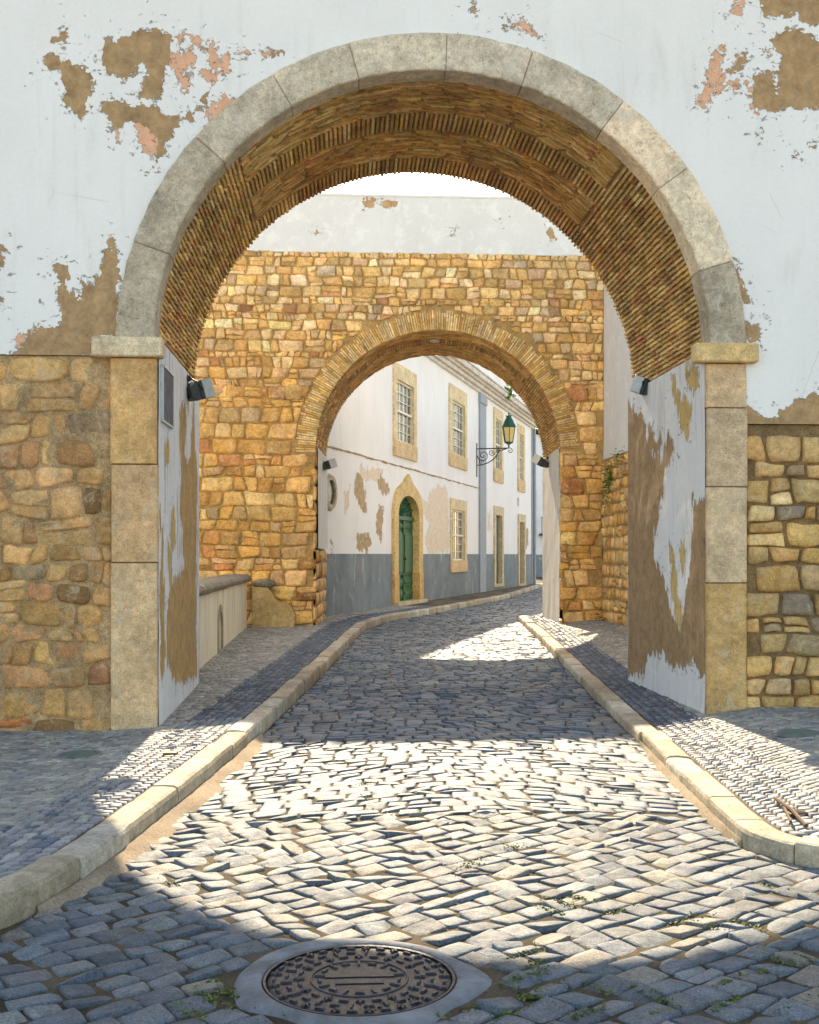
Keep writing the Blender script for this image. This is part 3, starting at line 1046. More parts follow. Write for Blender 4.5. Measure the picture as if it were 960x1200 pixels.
# voussoirs
JA = [0, 17, 36, 53, 72, 88, 106, 121, 139, 161, 180]
vc = [(0.503, 0.415, 0.299), (0.920, 0.738, 0.520), (0.920, 0.703, 0.487), (0.622, 0.518, 0.388), (0.663, 0.553, 0.421), (0.689, 0.576, 0.421), (0.636, 0.530, 0.388), (0.609, 0.507, 0.376), (0.503, 0.415, 0.299), (0.503, 0.415, 0.299)]
for i in range(10):
    a0, a1 = math.radians(JA[i]) + .0009, math.radians(JA[i + 1]) - .0009
    if i == 0: zs0 = 0
    th = np.concatenate([[a0, a0 + .004], np.linspace(a0 + .02, a1 - .02, 22), [a1 - .004, a1]])
    prof = [(RO, Y1 + .05), (RO, Y1 - .035), (RO - .012, Y1 - .047)] + [(r_, Y1 - .05) for r_ in np.linspace(RO - .03, RI + .03, 8)] + [(RI + .01, Y1 - .047), (RI, Y1 - .035)] + \
           [(RI, y_) for y_ in np.linspace(Y1 + .0, Y1 + .21, 6)] + [(RI + .015, Y1 + .235), (RI + .08, Y1 + .24)]
    prof = np.array(prof)
    I, TT = np.meshgrid(np.arange(len(prof)), th, indexing='ij')
    rr_, yy_ = prof[I, 0], prof[I, 1]
    sgn = np.where((TT < a0 + .002) | (TT > a1 - .002), 1, 0)
    X, Z = CX + rr_ * np.cos(TT), CZ + rr_ * np.sin(TT)
    nz = .008 * fbm(X * 6, Z * 6, yy_ * 6) - .02 * np.maximum(0, fbm(X * 2.2, Z * 2.2, 4.0) - .25) - .008 * sgn
    front = (yy_ < Y1 - .02)
    inner = ~front & (rr_ < RI + .05)
    yy_ = yy_ - nz * front
    rr_ = rr_ - nz * inner + np.where(np.abs(prof[I, 0] - RO) < .02, .006 * vnoise(TT * 25, 0 * TT), 0) + np.where(np.abs(prof[I, 0] - RI) < .012, .006 * vnoise(TT * 30, 0 * TT + 4), 0)
    X, Z = CX + rr_ * np.cos(TT), CZ + rr_ * np.sin(TT)
    v = np.stack([X, yy_, Z], -1).reshape(-1, 3)
    n1, n2 = X.shape
    fc = list(grid_faces(n1, n2, True))
    fc.append([k * n2 for k in range(n1)])
    fc.append([k * n2 + n2 - 1 for k in range(n1)][::-1])
    m = MB()
    m.add(v, fc, 0, {'tint': np.tile(vc[i], (len(v), 1))})
    m.build('voussoir', M['ring'], gate, smooth=False)
# pieces of ring between springing (3.42) and impost top (3.492) are covered by the imposts


# brick vault ---------------------------------------------------------------
def vault(name, parent, cx, cz, Rv, ya, yb, skew, haunch, bands, seed, mat='brick', cols=None, t=.033, g=.015, jit=.004, phi0=0.0):
    """haunch: angle up to which courses run along the axis; bands: [(y0,y1,'c'|'h')] for the crown"""
    m = MB()
    r = np.random.default_rng(seed)
    cols = cols or [(0.743, 0.479, 0.189), (0.634, 0.386, 0.135), (0.837, 0.585, 0.270), (0.675, 0.319, 0.135), (0.567, 0.372, 0.162), (0.783, 0.505, 0.162)]

    def mp(th, y, rad):
        return np.stack([cx + skew * (y - ya) + rad * np.cos(th), y, cz + rad * np.sin(th)], -1)
    B = []  # th0, th1, y0, y1, rin

    def axial(t0, t1, y0, y1, L):
        n = int((t1 - t0) * Rv / (t + g))
        for i in range(n):
            c = t0 + (i + .5) * (t1 - t0) / n
            y = y0 - (r.uniform(0, L * .9) if L < 9 else 0)
            while y < y1 - .03:
                l = r.uniform(.75, 1.15) * L if L < 9 else (y1 - y0)
                a_, b_ = max(y, y0), min(y + l, y1)
                if b_ - a_ > .04:
                    B.append((c - t / 2 / Rv * r.uniform(.85, 1.08), c + t / 2 / Rv * r.uniform(.85, 1.08), a_ + .004, b_ - .004 + (r.normal(0, .012) if b_ >= y1 else 0), Rv + r.normal(0, jit)))
                y += l

    def circ(t0, t1, y0, y1):
        n = max(1, int((y1 - y0) / (t + g * .35)))
        for i in range(n):
            yc = y0 + (i + .5) * (y1 - y0) / n
            a_ = t0
            while a_ < t1:
                l = r.uniform(.22, .34) / Rv
                b_ = min(a_ + l, t1)
                yj = 0
                B.append((a_ + .003, b_ - .003, yc - t * .41 + yj, yc + t * .41 + yj, Rv + .002 + r.normal(0, jit * .35)))
                a_ = b_
    hh = math.radians(haunch)
    axial(phi0, hh, ya, yb, .27)
    axial(PI - hh, PI - phi0, ya, yb, .27)
    for (y0, y1, k) in bands:
        if k == 'c': circ(hh, PI - hh, y0, y1)
        else: axial(hh, PI - hh, y0, y1, 99)
    B = np.array(B)
    N = len(B)
    q = np.array([-1, -.8, .8, 1])
    depth = .05
    # each brick: 4x4 face patch (intrados) sunk at its rim
    S, Tt = np.meshgrid(q, q, indexing='ij')
    long_ = (B[:, 1] - B[:, 0]) * Rv > .12
    th = (B[:, 0] + B[:, 1])[:, None, None] / 2 + (B[:, 1] - B[:, 0])[:, None, None] / 2 * S
    y = (B[:, 2] + B[:, 3])[:, None, None] / 2 + (B[:, 3] - B[:, 2])[:, None, None] / 2 * Tt
    e = np.maximum(abs(S), abs(Tt))
    rad = B[:, 4][:, None, None] + np.where(e > .99, depth, 0)[None] + .0028 * fbm(th * Rv * 9, y * 9, np.arange(N)[:, None, None])
    # subdivide long curved bricks is unnecessary at this size
    v = mp(th, y, rad).reshape(-1, 3)
    f = (grid_faces(4, 4)[None] + (np.arange(N) * 16)[:, None, None]).reshape(-1, 4)
    red = .5 + .5 * vnoise(B[:, 0] * 3.0, B[:, 2] * 1.5, seed)
    tn = palette(N, cols, [4, 3, 3, 1.6, 2, 2], .14, seed)
    tn = tn * (1 - .25 * np.clip(red - .55, 0, 1)[:, None] * np.array([.2, 1.6, 1.8]))
    m.add(v, f, 0, {'tint': np.repeat(tn, 16, 0)})
    # end faces of the bricks on the back edge
    # mortar shell behind
    ths = np.linspace(0, PI, 120)
    ys = np.linspace(ya, yb - .03, 24)
    sheet(m, ths, ys, lambda U, V: mp(U, V, Rv + .026 + .006 * fbm(U * 20, V * 8)), (.40, .28, .15), 1, flip=False)
    # outer shell closes it against light, and annulus at the back edge
    ths = np.linspace(0, PI, 60)
    sheet(m, ths, np.linspace(0, 1, 3), lambda U, V: mp(U, np.full_like(U, yb - .03), Rv + .02 + .35 * V), (.27, .19, .11), 1)
    return m.build(name, [M[mat], M['mortar']], parent, smooth=False)


vault('vault', gate, CX, CZ, 2.49, Y1 + .24, Y1B, 0, 45, [(Y1 + .24, 11.22, 'c'), (11.22, 11.72, 'h'), (11.72, 12.5, 'c'), (12.5, Y1B, 'h')], 3)

# passage walls (jambs) of the gate
def jpolyL(pts): return [atX(p[0], p[1], XL) for p in pts]
def jpolyR(pts): return [atX(640 + p[0] / 2.4, 380 + p[1] / 2.4, XR) for p in pts]


JL = [jpolyL(p) for p in [
    [(196, 700), (203, 680), (212, 672), (222, 640), (230, 660), (230, 790), (215, 800), (205, 800), (196, 780), (194, 740)],
    [(210, 480), (216, 470), (218, 500), (216, 530), (220, 545), (226, 480), (231, 560), (229, 660), (215, 665), (213, 620), (209, 600), (212, 560), (210, 520)],
    [(187, 590), (190, 620), (192, 700), (194, 760), (190, 800), (187, 780)]]]
JLo = [jpolyL(p) for p in [[(192, 520), (197, 515), (198, 540), (193, 545)], [(200, 600), (204, 590), (205, 640), (201, 650)], [(196, 640), (200, 640), (200, 690), (197, 690)]]]
JR = [jpolyR(p) for p in [
    [(225, 215), (275, 260), (280, 300), (300, 360), (330, 380), (345, 290), (362, 350), (350, 395), (340, 400), (330, 470), (315, 560), (305, 600), (310, 660), (325, 700), (345, 760), (350, 800), (380, 860), (392, 800), (405, 700), (412, 640), (415, 560), (412, 480), (425, 490), (460, 500), (460, 740), (460, 990), (435, 990), (415, 940), (395, 960), (345, 960), (330, 930), (310, 920), (285, 940), (280, 985), (225, 985), (225, 700), (225, 480)],
    [(283, 280), (300, 290), (312, 330), (322, 300), (325, 340), (310, 360), (295, 350)]]]
JRo = [jpolyR(p) for p in [[(365, 150), (380, 200), (375, 235), (400, 190), (410, 240), (405, 310), (385, 300), (370, 230), (355, 160)], [(390, 120), (425, 110), (430, 170), (415, 200), (400, 170)],
                           [(352, 130), (362, 150), (366, 190), (358, 180)], [(380, 600), (392, 640), (385, 700), (375, 660)], [(350, 620), (365, 640), (372, 760), (385, 800), (385, 880), (370, 860), (355, 740)]]]


def jamb(x, zt, polys, und, sign, mat, lab):
    m = MB()
    ys = np.arange(Y1 + .02, Y1B + .001, .03)
    zs = np.arange(-.05, zt, .03)
    zs = np.append(zs, zt)
    YY, ZZ = np.meshgrid(ys, zs, indexing='ij')
    bulge = .008 * fbm(YY * 2.5, ZZ * 2.5) + .012 * sstep(.25, 1, (Y1 + .4 - YY) / .4) * 0
    XX = x + (-sign) * .0 + sign * bulge + sign * .006
    v = np.stack([XX, YY, ZZ], -1).reshape(-1, 3)
    a = {'peel': sd_polys(v[:, 1], v[:, 2], polys), 'peel_under': sd_polys(v[:, 1], v[:, 2], und)}
    m.add(v, grid_faces(len(ys), len(zs), sign < 0), 0, a)
    m.add([(x - sign * .3, Y1B + .002, -.05), (x + sign * .006, Y1B + .002, -.05), (x + sign * .006, Y1B + .002, zt), (x - sign * .3, Y1B + .002, zt)], [(0, 1, 2, 3)], 0)
    o = m.build('passage_wall', mat, gate, smooth=True)
    o['label'] = lab


jamb(XL, 3.50, JL, JLo, 1, M['jamb_plaster'], 'left inner side of the gate, white with ochre streaks and bare ochre base')
jamb(XR, 3.44, JR, JRo, -1, M['jamb_plaster_right'], 'right inner side of the gate, white paint peeling off brown render')

# ------------------------------------------------------------------ inner gate
Y2 = 22.0
C2X, C2Z, R2 = 1.80, 3.55, 2.352
Y2B, SK = 24.85, .054
X2L, X2R = -9.0, 4.99
ZST, ZPT = 7.37, 8.48
RB = R2 + .40
gate2 = thing('stone_gate', (C2X, Y2, .12), 'golden rubble stone gate with a brick arch and white parapet behind the first gate', 'gate')


def in_hole(u, v, grow):
    return ((v > C2Z) & (np.hypot(u - C2X, v - C2Z) < RB + grow)) | ((v <= C2Z) & (abs(u - C2X) < R2 + grow))


def clamp2(u, v):
    cx, cz = u.mean((1, 2)), v.mean((1, 2))
    k = (cx > X2L) & (cx < X2R) & (cz > 0.0) & (cz < ZST) & ~in_hole(cx, cz, .01)
    u, v = np.clip(u, X2L, X2R), np.clip(v, -.05, ZST)
    d = np.hypot(u - C2X, v - C2Z)
    m1 = (v > C2Z) & (d < RB)
    fct = np.where(m1, RB / np.maximum(d, .05), 1)
    u2, v2 = C2X + (u - C2X) * fct, C2Z + (v - C2Z) * fct
    m2 = (v <= C2Z) & (abs(u - C2X) < R2)
    u2 = np.where(m2, C2X + np.sign(u - C2X) * R2, u2)
    return u2, v2, k


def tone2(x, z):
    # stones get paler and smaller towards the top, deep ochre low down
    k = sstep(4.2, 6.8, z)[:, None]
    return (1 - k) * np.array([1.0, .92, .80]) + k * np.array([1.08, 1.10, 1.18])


cG = [(0.833, 0.535, 0.220), (0.770, 0.459, 0.157), (0.875, 0.614, 0.315), (0.688, 0.390, 0.137), (0.811, 0.517, 0.272), (0.583, 0.429, 0.262), (0.625, 0.292, 0.125)]
wG = [5, 4, 4, 2.5, 2, .8, .5]
m = MB()


def mort2(U, V): return np.stack([U, Y2 + .004 - .016 * fbm(U * 4, V * 4, 2.0, 4), V], -1)


arch_face(m, C2X, C2Z, R2 + .02, X2L, X2R, ZST, Y2 + .012, 1, None, na=160, nr=40, zside=(-.05, -.05))
for A in m.a: A['tint'] = np.tile((.44, .28, .11), (len(A['tint']), 1))
for i in range(len(m.v)):
    vv = m.v[i]
    vv[:, 1] -= .016 * fbm(vv[:, 0] * 4, vv[:, 2] * 4, 2.0, 4)
Qa = courses(X2L, X2R, -.05, 4.6, (.16, .32), (.20, .52), .04, .30, .08, 1.8, 41, True)
Qb = courses(X2L, X2R, 4.6, ZST, (.11, .22), (.12, .36), .03, .28, .06, 2.2, 42, True)
Qc = np.concatenate([Qa, Qb])
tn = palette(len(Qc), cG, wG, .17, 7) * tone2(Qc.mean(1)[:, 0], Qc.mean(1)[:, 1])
v, f, a = stones(Qc, lambda u, v, h: np.stack([u, Y2 - h, v], -1), tn, P7, .009, .22, (.006, .040), .016, .008, -.03, .020, clamp2, 8, 9, .55, 7)
m.add(v, f, 0, a)
# quoins returning round the jambs and right end of the wall
for (xx, sgn, z1, ya_, yb_) in ((C2X - R2, 1, 1.72, Y2, Y2B), (C2X - R2, 1, C2Z + .1, Y2, Y2 + .28), (C2X + R2, -1, C2Z + .1, Y2, Y2 + .12)):
    Qj = courses(ya_, yb_, 0, z1, (.22, .36), (.28, .5), .01, .1, .02, 1.5, 51)
    tj = palette(len(Qj), cG, wG, .11, 3) * np.array([1, .92, .8])

    def cj(u, v):
        k = (v.mean((1, 2)) < z1) & (u.mean((1, 2)) < yb_)
        return np.clip(u, ya_, yb_), np.clip(v, 0, z1), k
    v, f, a = stones(Qj, lambda u, v, h: np.stack([xx + SK * (u - Y2) + sgn * (h - .012), u, v], -1), tj, P5, .01, .6, (.012, .03), .01, .006, -.03, .012, cj, 8, 12, .4, 5)
    m.add(v, f, 0, a)
m.build('stone_wall', [M['gold'], M['mortar']], gate2, smooth=True)

# body of the wall: back, top, right end
m = MB()
arch_face(m, C2X + SK * (Y2B - Y2), C2Z, R2 + .10, X2L, X2R + .4, ZPT, Y2B - .03, 0, None, flip=True, na=60, nr=6, zside=(0, 0))
m.add([(X2L, Y2 + .03, -.1), (X2L, Y2B + .02, -.1), (X2L, Y2B + .02, ZPT - .01), (X2L, Y2 + .03, ZPT - .01)], [(0, 1, 2, 3)])
m.build('rear_face', M['parapet_plaster'], gate2)
# parapet (white, slightly proud of the stone)
PP = [[at(px, py, Y2) for px, py in p] for p in [
    [(425, 232), (440, 233), (438, 243), (428, 243)], [(445, 233), (466, 236), (466, 243), (450, 243)], [(528, 270), (535, 268), (533, 275)], [(368, 268), (374, 272), (370, 275)],
    [(583, 256), (588, 256), (586, 262)], [(640, 272), (645, 265), (652, 280), (646, 283)]]]
m = MB()
xs = np.append(np.arange(X2L, X2R, .06), X2R)
zs = np.append(np.arange(ZST, ZPT - .012, .06), ZPT - .012)
X, Z = np.meshgrid(xs, zs, indexing='ij')
v = np.stack([X, np.full_like(X, Y2 - .012), Z], -1).reshape(-1, 3)
m.add(v, grid_faces(len(xs), len(zs)), 0, {'peel': sd_polys(v[:, 0], v[:, 2], PP), 'peel_under': np.full(len(v), -.5)})
m.box(X2L, X2R, Y2 - .013, Y2 + .06, ZST - .012, ZST - .001)
m.box(X2L, X2R, Y2 - .03, Y2B + .02, ZPT - .05, ZPT, .01)
m.build('parapet', M['parapet_plaster'], gate2)

# brick face ring
m = MB()
r = np.random.default_rng(12)
nB = 176
tiles = []
for i in range(nB):
    a_ = (i + .5) * PI / nB + r.normal(0, .0012)
    w_ = PI / nB * .5 * .78
    cut = r.uniform(.12, .36)
    tot = RB - R2 - r.uniform(0, .07)
    rs = [0, cut, tot] if r.uniform() < .8 else [0, tot]
    for k in range(len(rs) - 1):
        tiles.append((a_ - w_, a_ + w_, R2 + rs[k] + .003, R2 + rs[k + 1] - .006, r.uniform(.002, .016)))
Tn = np.array(tiles)
q = np.array([-1, -.8, .8, 1])
S, Tt = np.meshgrid(q, q, indexing='ij')
th = (Tn[:, 0] + Tn[:, 1])[:, None, None] / 2 + (Tn[:, 1] - Tn[:, 0])[:, None, None] / 2 * S
q2 = np.array([-1, -.95, .95, 1])
S2, T2 = np.meshgrid(q, q2, indexing='ij')
rad = (Tn[:, 2] + Tn[:, 3])[:, None, None] / 2 + (Tn[:, 3] - Tn[:, 2])[:, None, None] / 2 * T2
e = np.maximum(abs(S), abs(T2))
dep = Y2 - np.where(e > .99, -.03, Tn[:, 4][:, None, None]) - .005 * fbm(th * 30, rad * 9, 1.0)
v = np.stack([C2X + rad * np.cos(th), dep, C2Z + rad * np.sin(th)], -1).reshape(-1, 3)
f = (grid_faces(4, 4, True)[None] + (np.arange(len(Tn)) * 16)[:, None, None]).reshape(-1, 4)
tn = palette(len(Tn), [(0.738, 0.499, 0.192), (0.666, 0.413, 0.136), (0.774, 0.576, 0.288), (0.612, 0.344, 0.120), (0.720, 0.542, 0.304)], None, .1, 4)
m.add(v, f, 0, {'tint': np.repeat(tn, 16, 0)})
m.build('brick_arch', M['brick'], gate2)
vault('vault', gate2, C2X, C2Z, R2, Y2, Y2B, SK, 40, [(Y2, Y2 + .9, 'c'), (Y2 + .9, Y2 + 1.45, 'h'), (Y2 + 1.45, Y2B, 'c')], 8,
      cols=[(0.720, 0.437, 0.161), (0.624, 0.368, 0.127), (0.792, 0.529, 0.230), (0.576, 0.287, 0.115), (0.576, 0.368, 0.161), (0.792, 0.483, 0.149)], phi0=0.0, t=.036, g=.016)
# patch of pale plaster on the vault crown
m = MB()
m.lathe((C2X - .0, Y2 + 1.0, C2Z + R2 - .03), [(.02, 0.03), (.10, .03), (.11, .0), (.06, -.02), (.01, -.025)], 9)
m.build('mortar_patch', M['wash'], gate2)

# passage faces of the inner gate
m = MB()
xr = C2X + R2
YY, ZZ = np.meshgrid(np.arange(Y2 + .10, Y2B + .03, .08), np.linspace(-.05, 3.66, 50), indexing='ij')
m.add(np.stack([xr + SK * (YY - Y2) - .012 + .012 * fbm(YY * 2, ZZ * 2), YY, ZZ], -1).reshape(-1, 3), grid_faces(*YY.shape, True))
o = m.build('passage_wall', M['wash'], gate2, smooth=True)
o['label'] = 'right inner side of the stone gate, stained limewash'
m = MB()
xl = C2X - R2
YY, ZZ = np.meshgrid(np.arange(Y2 + .22, Y2B + .03, .08), np.linspace(1.72, 3.66, 30), indexing='ij')
m.add(np.stack([xl + SK * (YY - Y2) + .03 + .01 * fbm(YY * 2, ZZ * 2), YY, ZZ], -1).reshape(-1, 3), grid_faces(*YY.shape))
o = m.build('passage_wall', M['wash'], gate2, smooth=True)
o['label'] = 'left inner side of the stone gate, white above bare stone'

# stone side wall with white upper wall, right of the courtyard
sw = thing('side_wall', (4.98, 17.5, .3), 'low golden rubble wall with white plastered wall above, right of the courtyard between the two gates', 'wall')
m = MB()
ZS2 = 3.42
sheet(m, np.arange(Y1B + .08, Y2 + .05, .06), np.linspace(-.05, ZS2, 60), lambda U, V: np.stack([4.975 + .012 * fbm(U * 4, V * 4), U, V], -1), (.42, .28, .13), 1, flip=True)
Qs = courses(Y1B + .08, Y2, 0.1, ZS2, (.15, .26), (.16, .36), .03, .25, .05, 2, 61, True)
ts = palette(len(Qs), cG, wG, .12, 9) * np.array([.98, .92, .82])


def cs(u, v):
    k = (v.mean((1, 2)) < ZS2) & (u.mean((1, 2)) < Y2)
    return np.clip(u, Y1B + .08, Y2 - .01), np.clip(v, 0, ZS2), k


v, f, a = stones(Qs, lambda u, v, h: np.stack([4.97 - h, u, v], -1), ts, P5, .012, .8, (.018, .05), .014, .01, -.03, .02, cs, 8, 15, .4, 5)
f = f[:, ::-1]
m.add(v, f, 0, a)
m.add([(5.0, Y1B + .08, ZS2), (4.96, Y1B + .08, ZS2), (4.96, Y2, ZS2), (5.0, Y2, ZS2), (5.2, Y1B + .08, ZS2), (5.2, Y2, ZS2)], [(0, 1, 2, 3), (0, 3, 5, 4)], 1, {'tint': np.tile((.4, .28, .14), (6, 1))})
m.build('stone_base', [M['gold'], M['mortar']], sw, smooth=True)
m = MB()
m.box(4.996, 5.35, Y1B + .08, Y2 + 3.5, ZS2 + .002, 7.4, .01)
m.build('upper_wall', M['parapet_plaster'], sw)

# low limewashed parapet at the left, with a small arched recess
XPW = -1.80
lw = thing('low_wall', (XPW, 17, .15), 'low cream limewashed wall with round stone coping and small arched recess, left of the street', 'wall')
m = MB()
ya, yb = Y1B + .07, 21.35
ny0, ny1, nz0, nz1 = 16.55, 17.05, .12, .78
prev = ya
r = np.random.default_rng(3)
joints = list(np.arange(ya, yb, .62)) + [yb]
zt = 1.10


def wseg(y0, y1, z0, z1, x=XPW): m.box(x - .35, x, y0, y1, z0, z1, .008)


for i in range(len(joints) - 1):
    y0, y1 = joints[i], joints[i + 1]
    if y1 < ny0 - .35 or y0 > ny1 + .35:
        wseg(y0 + .006, y1 - .006, 0, zt, XPW + r.uniform(-.006, .006))
ys_ = [j for j in joints if j < ny0 - .35]
a0 = joints[len(ys_)] if len(ys_) < len(joints) else ny0
segs = [(joints[i], joints[i + 1]) for i in range(len(joints) - 1) if not (joints[i + 1] < ny0 - .35 or joints[i] > ny1 + .35)]
wa, wb = segs[0][0], segs[-1][1]
wseg(wa + .006, ny0, 0, zt)
wseg(ny1, wb - .006, 0, zt)
# arched head of the recess
n = 14
cy, rr0 = (ny0 + ny1) / 2, (ny1 - ny0) / 2
vv, ff = [], []
for k in range(n + 1):
    t_ = PI * k / n
    yk, zk = cy + rr0 * math.cos(t_), nz1 - .25 + rr0 * 1.0 * math.sin(t_)
    vv += [(XPW, yk, zk), (XPW, yk, zt), (XPW - .2, yk, zk)]
for k in range(n):
    a_ = 3 * k
    ff += [(a_, a_ + 1, a_ + 4, a_ + 3), (a_, a_ + 3, a_ + 5, a_ + 2)]
m.add(vv, ff)
m.box(XPW - .35, XPW - .16, ny0, ny1, 0, zt - .001)
m.build('wall_panels', M['panel'], lw)
m = MB()
prof = [(-.42, 0), (.04, 0), (.07, .03), (.08, .07), (.06, .11), (.02, .135), (-.36, .135), (-.42, .10)]
for (y0, y1) in [(ya, 14.6), (14.6, 16.7), (16.7, 18.9), (18.9, yb + .05)]:
    ys = np.linspace(y0 + .004, y1 - .004, 24)
    V = np.array([[(XPW + p[0] + .008 * vnoise(y * 3, p[1] * 20), y, zt + p[1] + .012 * float(vnoise(y * 2, p[0] * 5))) for y in ys] for p in prof])
    fc = list(grid_faces(len(prof), len(ys)))
    fc += [[(k + 0) * len(ys) for k in range(len(prof))], [(k + 1) * len(ys) - 1 for k in range(len(prof))][::-1]]
    fc += [[0 + j + 1, 0 + j, (len(prof) - 1) * len(ys) + j, (len(prof) - 1) * len(ys) + j + 1] for j in range(len(ys) - 1)]
    m.add(V.reshape(-1, 3), fc, 0, {'tint': np.tile((.24, .21, .16), (V.shape[0] * V.shape[1], 1))})
m.build('coping', M['ashlar'], lw)
# stone frame around the recess
m = MB()
for k in range(n):
    t0, t1 = PI * k / n, PI * (k + 1) / n
    q_ = []
    for xx in (XPW + .012, XPW - .01):
        for (t_, rr_) in ((t0, rr0 * .97), (t1, rr0 * .97), (t1, rr0 + .1), (t0, rr0 + .1)):
            q_.append((xx, cy + rr_ * math.cos(t_), nz1 - .25 + rr_ * math.sin(t_)))
    m.add(q_, [(0, 1, 2, 3), (0, 4, 5, 1), (3, 2, 6, 7)], 0, {'tint': np.tile((.36, .30, .2), (8, 1))})
for yy in (ny0 - .1, ny1 - .008):
    m.box(XPW - .01, XPW + .012, yy, yy + .108, .0, nz1 - .25, 0, 0, {'tint': np.tile((.36, .30, .2), (8, 1))})
m.build('recess_frame', M['ashlar'], lw)

# scroll shaped end block at the foot of the inner gate
eb = MB()
px = [(326, 0), (298, 0)]
out = [(-1.72, .1), (-1.02, .1), (-.93, .30), (-.92, .46), (-.98, .60), (-1.08, .68), (-1.22, .70), (-1.30, .76), (-1.36, .90), (-1.44, 1.0), (-1.72, 1.0)]
nO = len(out)
for (yf, yb_, sc) in ((21.50, 21.92, 1),):
    vv = [(x, yf + .02 if 0 < i else yf + .02, z) for i, (x, z) in enumerate(out)] + [(x, yb_, z) for x, z in out]
    cxo, czo = -1.35, .5
    vv += [(cxo + (x - cxo) * .96, yf, czo + (z - czo) * .96) for x, z in out]
    ff = [[i, (i + 1) % nO, nO + (i + 1) % nO, nO + i] for i in range(nO)] + [[2 * nO + i, 2 * nO + (i + 1) % nO, (i + 1) % nO, i] for i in range(nO)] + [list(range(2 * nO, 3 * nO))]
    eb.add(vv, ff, 0, {'tint': np.tile((.52, .37, .16), (3 * nO, 1))})
st = thing('scroll_block', (-1.35, 21.7, .24), 'yellow scroll-shaped stone block standing at the foot of the stone gate beside the low wall', 'stone block')
eb.build('block', M['ashlar'], st)
m = MB()
m.lathe((-1.5, 21.68, .99), [(.17, 0), (.21, .03), (.22, .08), (.19, .13), (.1, .15)], 16)
m.a = [{'tint': np.tile((.20, .18, .14), (len(v_), 1))} for v_ in m.v]
m.build('cap_stone', M['ashlar'], st, smooth=True)

# ------------------------------------------------------------------ house
H0 = np.array([-.39, 25.26])
HD = np.array([9.13, 27.84]); HLEN = float(np.hypot(*HD)); HD = HD / HLEN
HN = np.array([HD[1], -HD[0]])
ZH = .15


def hf(px, py):
    d = ray(px, py)
    # solve t*d_xy = H0 + s*HD
    A = np.array([[d[0], -HD[0]], [d[1], -HD[1]]])
    t, s = np.linalg.solve(A, H0)
    return s, EYE + t * d[2]


def hw(s, n, z):
    s, n, z = np.broadcast_arrays(s, n, z)
    return np.stack([H0[0] + HD[0] * s + HN[0] * n, H0[1] + HD[1] * s + HN[1] * n, z], -1)


house = thing('townhouse', (H0[0] + HD[0] * 14, H0[1] + HD[1] * 14, ZH), 'long two-storey white townhouse with grey dado, stone-framed windows and green arched door beyond the arches', 'house')


def hbox(mb, s0, s1, n0, n1, z0, z1, bev=.0, mat=0, tint=None):
    k = len(mb.v)
    mb.box(s0, s1, n0, n1, z0, z1, bev, mat, {'tint': np.tile(tint, (8 if bev <= 0 else 24, 1))} if tint is not None else None)
    a_ = mb.v[k]
    mb.v[k] = hw(a_[:, 0], a_[:, 1], a_[:, 2]).reshape(-1, 3)
    mb.f[-1] = [q[::-1] for q in mb.f[-1]]


# openings (s0,s1,z0,z1)
def op(px0, px1, pyt, pyb, pref):
    s0, _ = hf(px0, 650); s1, _ = hf(px1, 650)
    _, z1 = hf(pref, pyt); _, z0 = hf(pref, pyb)
    return s0, s1, z0, z1


W1 = op(464, 483.7, 444, 516, 464)
W2 = op(529, 543.7, 468, 531, 529)
W5 = op(529, 543.6, 597, 657, 530)
W3 = op(580, 586.8, 490, 549, 580)
W4 = op(608, 612.6, 508, 562, 608)
DR = op(464, 488.5, 580, 705, 470)
D2 = op(580, 587.3, 604, 684, 583)
D3 = op(608, 613.6, 612, 684, 610)
SEND = HLEN
ZC = 7.50
opens = [W1, W2, W3, W4, W5, DR, D2, D3]
sA = -.15
zdado = 1.62
# oval window on the far left
OV = (hf(381, 650)[0], hf(391, 650)[0])
BRh = [[hf(*p) for p in q] for q in [
    [(417, 552), (424, 555), (428, 575), (430, 600), (426, 603), (420, 590), (416, 575)], [(443, 563), (448, 560), (456, 572), (455, 582), (447, 578)],
    [(444, 593), (449, 592), (450, 625), (446, 632), (441, 625), (441, 605)], [(418, 628), (432, 625), (437, 638), (430, 646), (418, 643)], [(384, 634), (393, 640), (386, 643)],
    [(616, 618), (619, 622), (619, 640), (616, 644)]]]
PKh = [[hf(*p) for p in q] for q in [
    [(502, 580), (512, 570), (522, 567), (525, 585), (526, 640), (525, 648), (503, 648), (498, 630), (503, 615)],
    [(493, 582), (502, 590), (503, 610), (497, 605), (492, 600)], [(571, 602), (574, 600), (576, 620), (572, 625)], [(421, 548), (450, 552), (446, 566), (425, 562)],
    [(404, 575), (410, 575), (408, 600), (404, 600)]]]


